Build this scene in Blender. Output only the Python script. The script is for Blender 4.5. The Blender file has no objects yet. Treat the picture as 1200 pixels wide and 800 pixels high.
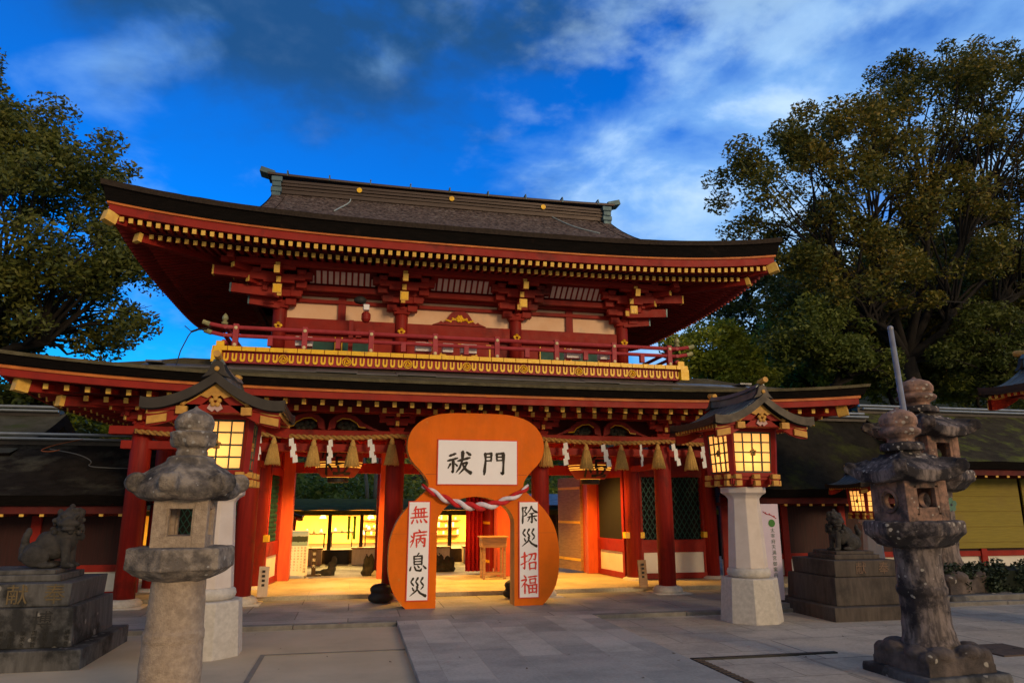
import bpy, bmesh, math, random
import numpy as np
from mathutils import Vector, Matrix, noise
R = math.radians
C = bpy.context.scene.collection
SC = bpy.context.scene

# ------------------------------------------------------------------ camera
cam = bpy.data.objects.new('camera', bpy.data.cameras.new('camera'))
C.objects.link(cam)
cam.location = (0, 0, 1.6)
cam.rotation_euler = (R(90 + 13.0), 0, R(-12.3))
cam.data.sensor_width = 36
cam.data.lens = 36 * 830 / 1200
cam.data.clip_end = 2000
SC.camera = cam

# ------------------------------------------------------------------ exposure, sun, world
SC.view_settings.view_transform = 'Standard'
SC.view_settings.look = 'None'
SC.view_settings.exposure = 0.28
SC.view_settings.gamma = 1
SUN_AZ, SUN_EL = R(157), R(13)
sun = bpy.data.objects.new('sun', bpy.data.lights.new('sun', 'SUN'))
C.objects.link(sun)
sd = Vector((math.sin(SUN_AZ) * math.cos(SUN_EL), math.cos(SUN_AZ) * math.cos(SUN_EL), math.sin(SUN_EL)))
sun.rotation_euler = sd.to_track_quat('Z', 'Y').to_euler()
sun.data.energy = 1.2
sun.data.angle = R(11)
sun.data.color = (1.0, 0.72, 0.40)

W = bpy.data.worlds.new('World')
SC.world = W
W.use_nodes = True
nt = W.node_tree
nt.nodes.clear()
def N(t, typ, **kw):
    n = t.nodes.new(typ)
    for k, v in kw.items():
        if k in n.inputs: n.inputs[k].default_value = v
        else: setattr(n, k, v)
    return n
def math_(t, op, a, b=None, c=None):
    n = t.nodes.new('ShaderNodeMath'); n.operation = op
    for i, v in enumerate((a, b, c)):
        if v is None: continue
        if hasattr(v, 'links'): t.links.new(v, n.inputs[i])
        else: n.inputs[i].default_value = v
    return n.outputs[0]
def ramp(t, fac, stops, interp='LINEAR'):
    n = t.nodes.new('ShaderNodeValToRGB'); n.color_ramp.interpolation = interp
    el = n.color_ramp.elements
    while len(el) < len(stops): el.new(0.5)
    for e, (p, c) in zip(el, stops):
        e.position = p; e.color = (*c, 1) if len(c) == 3 else c
    t.links.new(fac, n.inputs[0])
    return n.outputs[0]
def mixc(t, fac, a, b, mode='MIX'):
    n = t.nodes.new('ShaderNodeMix'); n.data_type = 'RGBA'; n.blend_type = mode
    for sock, v in ((n.inputs[0], fac), (n.inputs[6], a), (n.inputs[7], b)):
        if hasattr(v, 'links'): t.links.new(v, sock)
        elif isinstance(v, (int, float)): sock.default_value = v
        else: sock.default_value = (*v, 1)
    return n.outputs[2]
def build_world(t):
    L = t.links.new
    out = N(t, 'ShaderNodeOutputWorld'); bg = N(t, 'ShaderNodeBackground')
    bg.inputs['Strength'].default_value = 0.15
    sky = N(t, 'ShaderNodeTexSky'); sky.sky_type = 'NISHITA'; sky.sun_disc = False
    sky.sun_elevation = SUN_EL; sky.sun_rotation = SUN_AZ
    sky.air_density = 1.4; sky.dust_density = 0.6; sky.ozone_density = 3.5
    hs = N(t, 'ShaderNodeHueSaturation', Saturation=1.75, Value=1.0)
    L(sky.outputs[0], hs.inputs['Color'])
    tc = N(t, 'ShaderNodeTexCoord')
    sep = N(t, 'ShaderNodeSeparateXYZ'); L(tc.outputs['Generated'], sep.inputs[0])
    x, y, z = sep.outputs
    zz = math_(t, 'MAXIMUM', math_(t, 'ADD', z, 0.22), 0.05)
    cx = math_(t, 'DIVIDE', x, zz); cy = math_(t, 'DIVIDE', y, zz)
    comb = N(t, 'ShaderNodeCombineXYZ'); L(cx, comb.inputs[0]); L(cy, comb.inputs[1])
    comb.inputs[2].default_value = 2.15
    n1 = N(t, 'ShaderNodeTexNoise', Scale=3.3, Detail=9.0, Roughness=0.54, Distortion=0.25); L(comb.outputs[0], n1.inputs['Vector'])
    n2 = N(t, 'ShaderNodeTexNoise', Scale=1.5, Detail=7.0, Roughness=0.55, Distortion=0.2); L(comb.outputs[0], n2.inputs['Vector'])
    n3 = N(t, 'ShaderNodeTexNoise', Scale=0.8, Detail=2.0, Roughness=0.4); L(comb.outputs[0], n3.inputs['Vector'])
    # broken pale cloud towards the right of the gate, darker streaks high on the left
    right = ramp(t, x, [(0.02, (0, 0, 0)), (0.42, (1, 1, 1))], 'EASE')
    dens = math_(t, 'ADD', math_(t, 'ADD', math_(t, 'MULTIPLY', n1.outputs[0], 0.62), math_(t, 'MULTIPLY', n3.outputs[0], 0.38)), math_(t, 'MULTIPLY', right, 0.17))
    mask = ramp(t, dens, [(0.52, (0, 0, 0)), (0.74, (1, 1, 1))], 'EASE')
    dark = ramp(t, n2.outputs[0], [(0.45, (0, 0, 0)), (0.60, (1, 1, 1))], 'EASE')
    high = ramp(t, z, [(0.36, (0.25, 0.25, 0.25)), (0.62, (1, 1, 1))])
    base = mixc(t, 1.0, hs.outputs[0], (0.06, 0.74, 1.50), 'MULTIPLY')
    veil = mixc(t, math_(t, 'MINIMUM', math_(t, 'MULTIPLY', math_(t, 'ADD', dark, math_(t, 'MULTIPLY', math_(t, 'SUBTRACT', 1.0, right), 0.55)), math_(t, 'MULTIPLY', high, 0.75)), 0.9), base, (0.10, 0.45, 1.15))
    cl = mixc(t, math_(t, 'MULTIPLY', mask, 0.80), veil, (1.6, 3.2, 5.6))
    n4 = N(t, 'ShaderNodeTexNoise', Scale=6.5, Detail=8.0, Roughness=0.55); L(comb.outputs[0], n4.inputs['Vector'])
    puff = ramp(t, math_(t, 'ADD', math_(t, 'ADD', math_(t, 'MULTIPLY', n4.outputs[0], 0.45), math_(t, 'MULTIPLY', n2.outputs[0], 0.55)), math_(t, 'MULTIPLY', right, 0.10)), [(0.53, (0, 0, 0)), (0.66, (1, 1, 1))], 'EASE')
    cl = mixc(t, math_(t, 'MULTIPLY', math_(t, 'MULTIPLY', puff, math_(t, 'ADD', right, 0.12)), 0.55), cl, (2.6, 4.0, 5.6))
    pale = ramp(t, math_(t, 'ADD', n1.outputs[0], math_(t, 'MULTIPLY', right, 0.06)), [(0.58, (0, 0, 0)), (0.74, (1, 1, 1))], 'EASE')
    cl = mixc(t, math_(t, 'MULTIPLY', math_(t, 'MULTIPLY', pale, right), 0.6), cl, (4.2, 5.3, 6.8))
    # the sky behind the photographer: a pale rosy evening glow
    back = math_(t, 'MULTIPLY', y, -1.0)
    glow = ramp(t, back, [(0.0, (0, 0, 0)), (0.8, (1, 1, 1))], 'EASE')
    full = mixc(t, math_(t, 'MULTIPLY', glow, 0.9), cl, (3.3, 2.9, 2.2))
    L(full, bg.inputs['Color']); L(bg.outputs[0], out.inputs[0])
build_world(nt)

# ------------------------------------------------------------------ materials
MATS = {}
def mat(name, c1, c2=None, rough=0.75, scale=6.0, detail=6.0, lo=0.35, hi=0.65, bump=0.0, bscale=None, metal=0.0,
        emit=None, estr=0.0, spec=0.4, stretch=None, c3=None, s3=2.0, lo3=0.55, hi3=0.7, spots=None, spot_scale=9.0, spot_size=0.16,
        moss=None, island=None):
    if name in MATS: return MATS[name]
    if 'thatch' in name: spec = 0.06
    m = bpy.data.materials.new(name); m.use_nodes = True
    t = m.node_tree; L = t.links.new
    b = t.nodes['Principled BSDF']
    tc = N(t, 'ShaderNodeTexCoord'); v = tc.outputs['Object']
    if stretch:
        mp = N(t, 'ShaderNodeMapping'); mp.inputs['Scale'].default_value = stretch
        L(v, mp.inputs[0]); vs = mp.outputs[0]
    else: vs = v
    col = None
    nz = N(t, 'ShaderNodeTexNoise', Scale=scale, Detail=detail, Roughness=0.6); L(vs, nz.inputs['Vector'])
    if c2 is None: c2 = tuple(a * 0.82 for a in c1)
    col = ramp(t, nz.outputs[0], [(lo, c1), (hi, c2)])
    if c3 is not None:
        n3 = N(t, 'ShaderNodeTexNoise', Scale=s3, Detail=7.0, Roughness=0.65); L(v, n3.inputs['Vector'])
        k = ramp(t, n3.outputs[0], [(lo3, (0, 0, 0)), (hi3, (1, 1, 1))])
        col = mixc(t, k, col, c3)
    if moss is not None:
        g = N(t, 'ShaderNodeNewGeometry'); sp = N(t, 'ShaderNodeSeparateXYZ'); L(g.outputs['Normal'], sp.inputs[0])
        n4 = N(t, 'ShaderNodeTexNoise', Scale=3.0, Detail=6.0); L(v, n4.inputs['Vector'])
        k = math_(t, 'MULTIPLY', sp.outputs[2], ramp(t, n4.outputs[0], [(0.42, (0, 0, 0)), (0.62, (1, 1, 1))]))
        k = math_(t, 'MAXIMUM', k, 0.0)
        col = mixc(t, k, col, moss)
    if spots is not None:
        vo = N(t, 'ShaderNodeTexVoronoi', Scale=spot_scale); L(v, vo.inputs['Vector'])
        n5 = N(t, 'ShaderNodeTexNoise', Scale=spot_scale * 2.2, Detail=4.0); L(v, n5.inputs['Vector'])
        n6 = N(t, 'ShaderNodeTexNoise', Scale=2.2, Detail=3.0); L(v, n6.inputs['Vector'])
        d = math_(t, 'ADD', vo.outputs['Distance'], math_(t, 'MULTIPLY', math_(t, 'SUBTRACT', n5.outputs[0], 0.5), 0.35))
        d = math_(t, 'ADD', d, math_(t, 'MULTIPLY', math_(t, 'SUBTRACT', 0.56, n6.outputs[0]), 1.6))
        k = ramp(t, d, [(spot_size, (1, 1, 1)), (spot_size + 0.07, (0, 0, 0))])
        col = mixc(t, math_(t, 'MULTIPLY', k, 0.8), col, spots)
    if island:
        g = N(t, 'ShaderNodeNewGeometry')
        ic = ramp(t, g.outputs['Random Per Island'], [(i / (len(island) - 1), c) for i, c in enumerate(island)])
        col = mixc(t, 0.65, col, ic)
    L(col, b.inputs['Base Color'])
    b.inputs['Roughness'].default_value = rough
    b.inputs['Metallic'].default_value = metal
    b.inputs['Specular IOR Level'].default_value = spec
    if rough < 0.9:
        nr = N(t, 'ShaderNodeTexNoise', Scale=scale * 1.7, Detail=4.0); L(vs, nr.inputs['Vector'])
        rr = math_(t, 'ADD', math_(t, 'MULTIPLY', math_(t, 'SUBTRACT', nr.outputs[0], 0.5), 0.35), rough)
        L(rr, b.inputs['Roughness'])
    if emit is not None:
        b.inputs['Emission Color'].default_value = (*emit, 1); b.inputs['Emission Strength'].default_value = estr
    if bump:
        nb = N(t, 'ShaderNodeTexNoise', Scale=bscale or scale * 4, Detail=8.0, Roughness=0.65); L(vs, nb.inputs['Vector'])
        bp = N(t, 'ShaderNodeBump', Strength=bump, Distance=0.02); L(nb.outputs[0], bp.inputs['Height'])
        L(bp.outputs[0], b.inputs['Normal'])
    MATS[name] = m
    return m
def slab_mat(name, c1, c2, mortar, bw, bh, msize=0.008, rough=0.7, rot=0.0, dirt=(0.1, 0.09, 0.08), off=0.5):
    m = bpy.data.materials.new(name); m.use_nodes = True
    t = m.node_tree; L = t.links.new; b = t.nodes['Principled BSDF']
    tc = N(t, 'ShaderNodeTexCoord')
    mp = N(t, 'ShaderNodeMapping'); mp.inputs['Rotation'].default_value = (0, 0, rot); L(tc.outputs['Object'], mp.inputs[0])
    br = N(t, 'ShaderNodeTexBrick'); L(mp.outputs[0], br.inputs['Vector'])
    br.offset = off
    for k, v in (('Color1', (*c1, 1)), ('Color2', (*c2, 1)), ('Mortar', (*mortar, 1)), ('Scale', 1.0), ('Mortar Size', msize),
                 ('Brick Width', bw), ('Row Height', bh), ('Mortar Smooth', 0.3), ('Bias', 0.0)): br.inputs[k].default_value = v
    n1 = N(t, 'ShaderNodeTexNoise', Scale=1.3, Detail=8.0, Roughness=0.6); L(tc.outputs['Object'], n1.inputs['Vector'])
    n2 = N(t, 'ShaderNodeTexNoise', Scale=28.0, Detail=6.0, Roughness=0.7); L(tc.outputs['Object'], n2.inputs['Vector'])
    col = mixc(t, ramp(t, n1.outputs[0], [(0.45, (0, 0, 0)), (0.75, (0.55, 0.55, 0.55))]), br.outputs['Color'], dirt)
    col = mixc(t, 1.0, col, ramp(t, n2.outputs[0], [(0.3, (0.78, 0.78, 0.78)), (0.7, (1.15, 1.15, 1.15))]), 'MULTIPLY')
    L(col, b.inputs['Base Color'])
    L(ramp(t, n1.outputs[0], [(0.35, (rough - 0.2,) * 3), (0.65, (rough + 0.1,) * 3)]), b.inputs['Roughness'])
    bp = N(t, 'ShaderNodeBump', Strength=0.35, Distance=0.01)
    h = math_(t, 'SUBTRACT', math_(t, 'MULTIPLY', n2.outputs[0], 0.4), br.outputs['Fac'])
    L(h, bp.inputs['Height']); L(bp.outputs[0], b.inputs['Normal'])
    return m

red = mat('vermilion_paint', (0.30, 0.016, 0.009), (0.20, 0.010, 0.007), 0.58, 3.0, bump=0.15, spec=.25, stretch=(7, 7, 0.5), c3=(0.10, 0.009, 0.007), s3=1.7, lo3=0.56, hi3=0.75)
redh = mat('vermilion_beam', (0.33, 0.018, 0.008), (0.23, 0.011, 0.006), 0.6, 3.5, bump=0.15, spec=.25, lo=.3, hi=.7, c3=(0.07, 0.008, 0.006), s3=1.5, lo3=0.55, hi3=0.75)
orange = mat('lamplit_vermilion', (0.62, 0.095, 0.02), (0.50, 0.065, 0.015), 0.5, 3.0, stretch=(4, 4, .6), bump=0.05)  # brighter copy of the vermilion, lamplight on the jambs put into its colour
pink = mat('faded_red_rail', (0.40, 0.035, 0.045), (0.30, 0.022, 0.03), 0.6, 7.0, c3=(0.45, 0.12, 0.11), s3=3.0, lo3=0.6, hi3=0.8)
soff = mat('shade_darkened_soffit', (0.11, 0.009, 0.006), (0.07, 0.006, 0.005), 0.8, 5.0)  # beam red darkened so the colour carries the shade under the eaves
gold = mat('gold_leaf', (0.95, 0.55, 0.008), (0.85, 0.43, 0.006), 0.42, 14.0, metal=0.0, c3=(0.42, 0.20, 0.04), s3=5.0, lo3=0.6, hi3=0.75)
goldp = mat('yellow_end_paint', (0.88, 0.54, 0.10), (0.70, 0.38, 0.06), 0.6, 9.0)
line = mat('orange_eave_board', (0.66, 0.19, 0.03), (0.45, 0.11, 0.02), 0.6, 4.0)
green = mat('green_lattice', (0.01, 0.085, 0.065), (0.008, 0.05, 0.04), 0.6, 4.0)
plaster = mat('peach_lit_plaster', (0.88, 0.58, 0.38), (0.80, 0.48, 0.29), 0.9, 2.5, c3=(0.55, 0.43, 0.33), s3=1.8, lo3=0.58, hi3=0.8)  # warm light on the pale plaster is put into this peach colour
white = mat('white_plaster', (0.74, 0.70, 0.64), (0.66, 0.61, 0.55), 0.9, 2.0, c3=(0.42, 0.38, 0.33), s3=2.3, lo3=0.6, hi3=0.8)
whiteb = mat('white_board', (0.90, 0.85, 0.86), (0.87, 0.81, 0.82), 0.7, 3.0)
black = mat('black_ironwork', (0.015, 0.014, 0.013), (0.02, 0.018, 0.017), 0.6)
ink = mat('black_ink', (0.035, 0.022, 0.012), (0.02, 0.013, 0.008), 0.7, 20.0)
redink = mat('red_ink', (0.75, 0.055, 0.03), (0.65, 0.04, 0.025), 0.7, 20.0)
thatch = mat('bark_thatch', (0.17, 0.115, 0.09), (0.04, 0.027, 0.022), 0.95, 13.0, detail=10.0, lo=.42, hi=.58, bump=1.0, bscale=22.0, c3=(0.24, 0.19, 0.155), s3=8.0, lo3=0.56, hi3=0.66)
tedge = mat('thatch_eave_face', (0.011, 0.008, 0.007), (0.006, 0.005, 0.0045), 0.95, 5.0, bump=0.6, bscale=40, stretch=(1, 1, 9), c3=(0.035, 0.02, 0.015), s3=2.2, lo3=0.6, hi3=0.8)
mossy = mat('mossy_thatch', (0.15, 0.125, 0.075), (0.09, 0.075, 0.042), 0.95, 7.0, bump=1.0, bscale=40.0, c3=(0.07, 0.05, 0.035), s3=3.0, lo3=0.52, hi3=0.7)
greenmoss = mat('green_moss_thatch', (0.06, 0.05, 0.032), (0.035, 0.028, 0.02), 0.95, 3.5, bump=1.0, bscale=26.0, c3=(0.13, 0.15, 0.025), s3=1.6, lo3=0.5, hi3=0.68)
darkthatch = mat('dark_thatch', (0.030, 0.025, 0.021), (0.016, 0.013, 0.011), 0.95, 3.5, bump=0.8, bscale=22.0, c3=(0.085, 0.08, 0.06), s3=1.2, lo3=0.52, hi3=0.7)
lead = mat('grey_flashing', (0.20, 0.19, 0.20), (0.13, 0.125, 0.135), 0.45, 4.0, metal=0.4)
copper = mat('patinated_copper', (0.16, 0.18, 0.19), (0.09, 0.105, 0.115), 0.36, 3.0, metal=0.35, c3=(0.18, 0.26, 0.25), s3=3.5, lo3=0.55, hi3=0.75, bump=0.05)
bronze = mat('dark_copper_trim', (0.05, 0.038, 0.03), (0.035, 0.027, 0.022), 0.5, 5.0, metal=0.4)
verdi = mat('blue_green_copper', (0.10, 0.16, 0.18), (0.06, 0.10, 0.12), 0.5, 5.0, metal=0.3)
stone_pale = mat('pale_granite', (0.56, 0.50, 0.44), (0.44, 0.39, 0.34), 0.85, 18.0, bump=0.25, bscale=120, c3=(0.40, 0.34, 0.28), s3=2.0, lo3=0.55, hi3=0.8)
stone_post = mat('smooth_pale_post', (0.66, 0.56, 0.50), (0.58, 0.48, 0.42), 0.8, 4.0, bump=0.15, bscale=60, c3=(0.48, 0.37, 0.31), s3=2.4, lo3=0.58, hi3=0.78)
stone_old = mat('weathered_granite', (0.30, 0.235, 0.18), (0.20, 0.155, 0.12), 0.95, 14.0, bump=0.7, bscale=75, c3=(0.105, 0.082, 0.068), s3=2.4, lo3=0.46, hi3=0.66, spots=(0.36, 0.32, 0.28), spot_scale=11, spot_size=0.12)
stone_post_old = mat('rough_granite_post', (0.50, 0.37, 0.265), (0.34, 0.245, 0.175), 0.95, 26.0, bump=0.8, bscale=95, c3=(0.19, 0.14, 0.105), s3=2.6, lo3=0.52, hi3=0.75)
stone_dark = mat('dark_mossed_granite', (0.155, 0.115, 0.098), (0.085, 0.064, 0.056), 0.95, 9.0, bump=0.8, bscale=70, c3=(0.04, 0.031, 0.028), s3=2.2, lo3=0.44, hi3=0.66, spots=(0.42, 0.37, 0.31), spot_scale=10, spot_size=0.13)
stone_streak = mat('streaked_granite', (0.25, 0.19, 0.165), (0.10, 0.077, 0.070), 0.95, 7.0, lo=.42, hi=.58, bump=0.7, bscale=60, stretch=(3, 3, 0.7), c3=(0.026, 0.020, 0.021), s3=2.6, lo3=0.46, hi3=0.56, spots=(0.46, 0.40, 0.34), spot_scale=15, spot_size=0.13)
stone_cap = mat('dark_weathered_cap', (0.33, 0.26, 0.20), (0.15, 0.118, 0.095), 0.95, 11.0, lo=.4, hi=.58, bump=0.9, bscale=60, c3=(0.035, 0.029, 0.027), s3=3.2, lo3=0.50, hi3=0.64, spots=(0.46, 0.41, 0.36), spot_scale=17, spot_size=0.17)
stone_lit = mat('granite_lit_reddish', (0.36, 0.20, 0.14), (0.15, 0.09, 0.07), 0.95, 9.0, lo=.4, hi=.6, bump=0.6, bscale=60, c3=(0.06, 0.045, 0.04), s3=3.6, lo3=0.5, hi3=0.62, spots=(0.42, 0.36, 0.30), spot_scale=14, spot_size=0.12)  # reddish evening light is put into the granite colour
stone_ped = mat('stained_shaded_pedestal', (0.13, 0.12, 0.115), (0.075, 0.068, 0.064), 0.85, 5.0, bump=0.4, bscale=60, stretch=(3, 3, .5), c3=(0.022, 0.020, 0.019), s3=2.0, lo3=0.48, hi3=0.60, spots=(0.26, 0.24, 0.22), spot_scale=8, spot_size=0.10)  # stains over a stone tone darkened to paint in shade
stone_brown = mat('shaded_brown_pedestal', (0.095, 0.073, 0.06), (0.055, 0.042, 0.036), 0.85, 5.0, bump=0.4, bscale=60, stretch=(3, 3, .5), c3=(0.035, 0.027, 0.023), s3=1.6, lo3=0.48, hi3=0.66)  # brown stone, darkened to carry the shade it stands in
statue_m = mat('shaded_statue_stone', (0.055, 0.048, 0.045), (0.025, 0.022, 0.021), 0.9, 8.0, bump=0.6, bscale=60, c3=(0.085, 0.078, 0.07), s3=5.0, lo3=0.58, hi3=0.72)  # stone tone lowered so the lions look shaded
wood = mat('warm_wood', (0.40, 0.215, 0.095), (0.27, 0.14, 0.06), 0.6, 6.0, stretch=(1, 1, 6), bump=0.1)
palewood = mat('pale_wood', (0.68, 0.50, 0.34), (0.58, 0.41, 0.27), 0.65, 5.0, stretch=(4, 1, 1), bump=0.1)
darkwood = mat('dark_wood', (0.06, 0.032, 0.02), (0.035, 0.02, 0.014), 0.6, 5.0, stretch=(4, 1, 1))
gourd_m = mat('orange_painted_board', (0.80, 0.155, 0.004), (0.74, 0.135, 0.003), 0.55, 2.0, stretch=(2.5, 1, .7), c3=(0.56, 0.12, 0.006), s3=1.4, lo3=0.45, hi3=0.75, bump=0.18, bscale=18, spots=(0.62, 0.20, 0.03), spot_scale=5, spot_size=0.03, spec=.12)
gourd_e = mat('tan_board_edge', (0.50, 0.27, 0.09), (0.38, 0.19, 0.06), 0.6, 3.0)
straw = mat('straw', (0.72, 0.46, 0.14), (0.46, 0.26, 0.07), 0.85, 30.0, stretch=(5, 5, 0.6), bump=0.5, bscale=60)
strawrope = mat('straw_rope_fibre', (0.52, 0.29, 0.08), (0.32, 0.16, 0.045), 0.85, 26.0, bump=0.5, bscale=80)
paper = mat('white_paper', (0.86, 0.84, 0.84), (0.80, 0.78, 0.78), 0.8, 4.0)
rope_r = mat('red_cloth', (0.66, 0.018, 0.022), (0.50, 0.012, 0.016), 0.75, 16.0, bump=0.5, bscale=60)
rope_w = mat('white_cloth', (0.82, 0.74, 0.80), (0.70, 0.62, 0.68), 0.8, 16.0, bump=0.5, bscale=60)
shoji = mat('lit_paper_pane', (0.45, 0.25, 0.08), None, 0.8, spec=.1, emit=(1.0, 0.55, 0.16), estr=0.78)
def paper_pane(name, tint, glow, gs):
    m = bpy.data.materials.new(name); m.use_nodes = True; t = m.node_tree; L = t.links.new
    out = t.nodes['Material Output']; b = t.nodes['Principled BSDF']
    b.inputs['Base Color'].default_value = (*[c * .6 for c in tint], 1); b.inputs['Roughness'].default_value = .9; b.inputs['Specular IOR Level'].default_value = .1
    b.inputs['Emission Color'].default_value = (*glow, 1); b.inputs['Emission Strength'].default_value = gs
    tr = N(t, 'ShaderNodeBsdfTranslucent', Color=(*tint, 1)); mx = N(t, 'ShaderNodeMixShader'); mx.inputs[0].default_value = .6
    L(b.outputs[0], mx.inputs[1]); L(tr.outputs[0], mx.inputs[2]); L(mx.outputs[0], out.inputs['Surface'])
    return m
shoji = paper_pane('lit_washi_pane', (.9, .66, .36), (1.0, .52, .13), .95)
shoji2 = mat('lit_paper_pane_amber', (0.8, 0.6, 0.3), None, 0.7, emit=(1.0, 0.52, 0.10), estr=1.3)
chochin = mat('red_lantern_paper', (0.24, 0.018, 0.01), None, 0.7, 4.0, emit=(0.75, 0.05, 0.012), estr=0.04)
chochin_y = mat('lit_yellow_paper', (0.75, 0.42, 0.08), None, 0.7, 4.0, emit=(1.0, 0.42, 0.05), estr=0.85)
shopwall = mat('shop_yellow_wall', (0.85, 0.60, 0.16), (0.78, 0.52, 0.12), 0.8, 2.0)
steel = mat('galvanised_steel', (0.34, 0.32, 0.33), (0.25, 0.235, 0.245), 0.4, 8.0, metal=0.25)
blind = mat('yellow_bamboo_blind', (0.27, 0.205, 0.02), (0.20, 0.15, 0.015), 0.7, 3.0, stretch=(1, 1, 30), c3=(0.22, 0.15, 0.03), s3=1.2, lo3=0.5, hi3=0.8)
banner_m = mat('lilac_banner', (0.62, 0.52, 0.64), (0.56, 0.47, 0.58), 0.7, 2.0)
trunk_m = mat('bark', (0.016, 0.011, 0.009), (0.008, 0.006, 0.005), 0.95, 6.0, bump=0.8, bscale=20, stretch=(3, 3, .6))
hedge_m = mat('hedge_leaf', (0.022, 0.035, 0.014), (0.012, 0.02, 0.008), 0.7, 4.0, island=[(0.012, 0.02, 0.008), (0.03, 0.05, 0.015), (0.018, 0.03, 0.012)])

# ------------------------------------------------------------------ helpers
WLOC = {}
class MB:
    def __init__(s): s.v = []; s.f = []; s.mi = []; s.sm = []; s.m = 0; s.smooth = False
    def add(s, vs, fs):
        o = len(s.v); s.v += [tuple(p) for p in vs]
        for f in fs: s.f.append(tuple(i + o for i in f)); s.mi.append(s.m); s.sm.append(s.smooth)
    def box(s, c, d, rz=0.0, rx=0.0, ry=0.0, top=None):
        hx, hy, hz = d[0] / 2, d[1] / 2, d[2] / 2
        tx, ty = (1, 1) if top is None else top
        P = [(-hx, -hy, -hz), (hx, -hy, -hz), (hx, hy, -hz), (-hx, hy, -hz), (-hx * tx, -hy * ty, hz), (hx * tx, -hy * ty, hz), (hx * tx, hy * ty, hz), (-hx * tx, hy * ty, hz)]
        if rz or rx or ry:
            M = Matrix.Rotation(rz, 3, 'Z') @ Matrix.Rotation(ry, 3, 'Y') @ Matrix.Rotation(rx, 3, 'X')
            P = [tuple(M @ Vector(p)) for p in P]
        s.add([(p[0] + c[0], p[1] + c[1], p[2] + c[2]) for p in P], [(0, 3, 2, 1), (4, 5, 6, 7), (0, 1, 5, 4), (1, 2, 6, 5), (2, 3, 7, 6), (3, 0, 4, 7)])
    def bx(s, x0, x1, y0, y1, z0, z1): s.box(((x0 + x1) / 2, (y0 + y1) / 2, (z0 + z1) / 2), (x1 - x0, y1 - y0, z1 - z0))
    def beam(s, a, b, w, h):
        a = Vector(a); b = Vector(b); d = (b - a).normalized()
        r = d.cross(Vector((0, 0, 1)))
        r = r.normalized() if r.length > 1e-5 else Vector((1, 0, 0))
        u = r.cross(d).normalized()
        P = [p + r * (i * w / 2) + u * (j * h / 2) for p in (a, b) for i, j in ((-1, -1), (1, -1), (1, 1), (-1, 1))]
        s.add(P, [(0, 1, 2, 3), (7, 6, 5, 4), (0, 4, 5, 1), (1, 5, 6, 2), (2, 6, 7, 3), (3, 7, 4, 0)])
    def tube(s, pts, rad, n=8, caps=True):
        pts = [Vector(p) for p in pts]
        if not hasattr(rad, '__len__'): rad = [rad] * len(pts)
        rings = []; prev = None
        for i, p in enumerate(pts):
            d = (pts[min(i + 1, len(pts) - 1)] - pts[max(i - 1, 0)]).normalized()
            if prev is None:
                a = d.cross(Vector((0, 0, 1)))
                if a.length < 0.05: a = d.cross(Vector((1, 0, 0)))
            else: a = prev - d * prev.dot(d)
            a.normalize(); prev = a; b = d.cross(a)
            rings.append([p + (a * math.cos(2 * math.pi * k / n) + b * math.sin(2 * math.pi * k / n)) * rad[i] for k in range(n)])
        vs = [v for r in rings for v in r]; fs = []
        for i in range(len(rings) - 1):
            for k in range(n):
                fs.append((i * n + k, i * n + (k + 1) % n, (i + 1) * n + (k + 1) % n, (i + 1) * n + k))
        if caps: fs.append(tuple(range(n))[::-1]); fs.append(tuple((len(rings) - 1) * n + k for k in range(n)))
        s.add(vs, fs)
    def lathe(s, prof, c=(0, 0, 0), n=24, rot=0.0, sx=1.0, sy=1.0):
        vs = []; fs = []
        for r, z in prof:
            for k in range(n):
                a = 2 * math.pi * k / n + rot
                vs.append((c[0] + r * sx * math.cos(a), c[1] + r * sy * math.sin(a), c[2] + z))
        for i in range(len(prof) - 1):
            for k in range(n): fs.append((i * n + k, i * n + (k + 1) % n, (i + 1) * n + (k + 1) % n, (i + 1) * n + k))
        fs.append(tuple(range(n))[::-1]); fs.append(tuple((len(prof) - 1) * n + k for k in range(n)))
        s.add(vs, fs)
    def ell(s, c, r, n=12, m=8, M=None):
        vs = []; fs = []
        for i in range(1, m):
            t = math.pi * i / m
            for k in range(n):
                a = 2 * math.pi * k / n
                p = Vector((r[0] * math.sin(t) * math.cos(a), r[1] * math.sin(t) * math.sin(a), r[2] * math.cos(t)))
                if M is not None: p = M @ p
                vs.append((c[0] + p.x, c[1] + p.y, c[2] + p.z))
        for sgn in (1, -1):
            p = Vector((0, 0, sgn * r[2])); p = M @ p if M is not None else p
            vs.append((c[0] + p.x, c[1] + p.y, c[2] + p.z))
        T, B = len(vs) - 2, len(vs) - 1
        for i in range(m - 2):
            for k in range(n): fs.append((i * n + k, (i + 1) * n + k, (i + 1) * n + (k + 1) % n, i * n + (k + 1) % n))
        for k in range(n):
            fs.append((T, k, (k + 1) % n)); fs.append((B, (m - 2) * n + (k + 1) % n, (m - 2) * n + k))
        s.add(vs, fs)
    def prism(s, out, y0, y1):           # outline in (x,z), extruded along y
        n = len(out)
        s.add([(x, y0, z) for x, z in out] + [(x, y1, z) for x, z in out],
              [tuple(range(n)), tuple(range(2 * n - 1, n - 1, -1))] + [(i, i + n, (i + 1) % n + n, (i + 1) % n) for i in range(n)])
    def grid(s, fn, us, vs):
        P = [fn(u, v) for v in vs for u in us]; w = len(us)
        s.add(P, [(j * w + i, j * w + i + 1, (j + 1) * w + i + 1, (j + 1) * w + i) for j in range(len(vs) - 1) for i in range(w - 1)])
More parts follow.
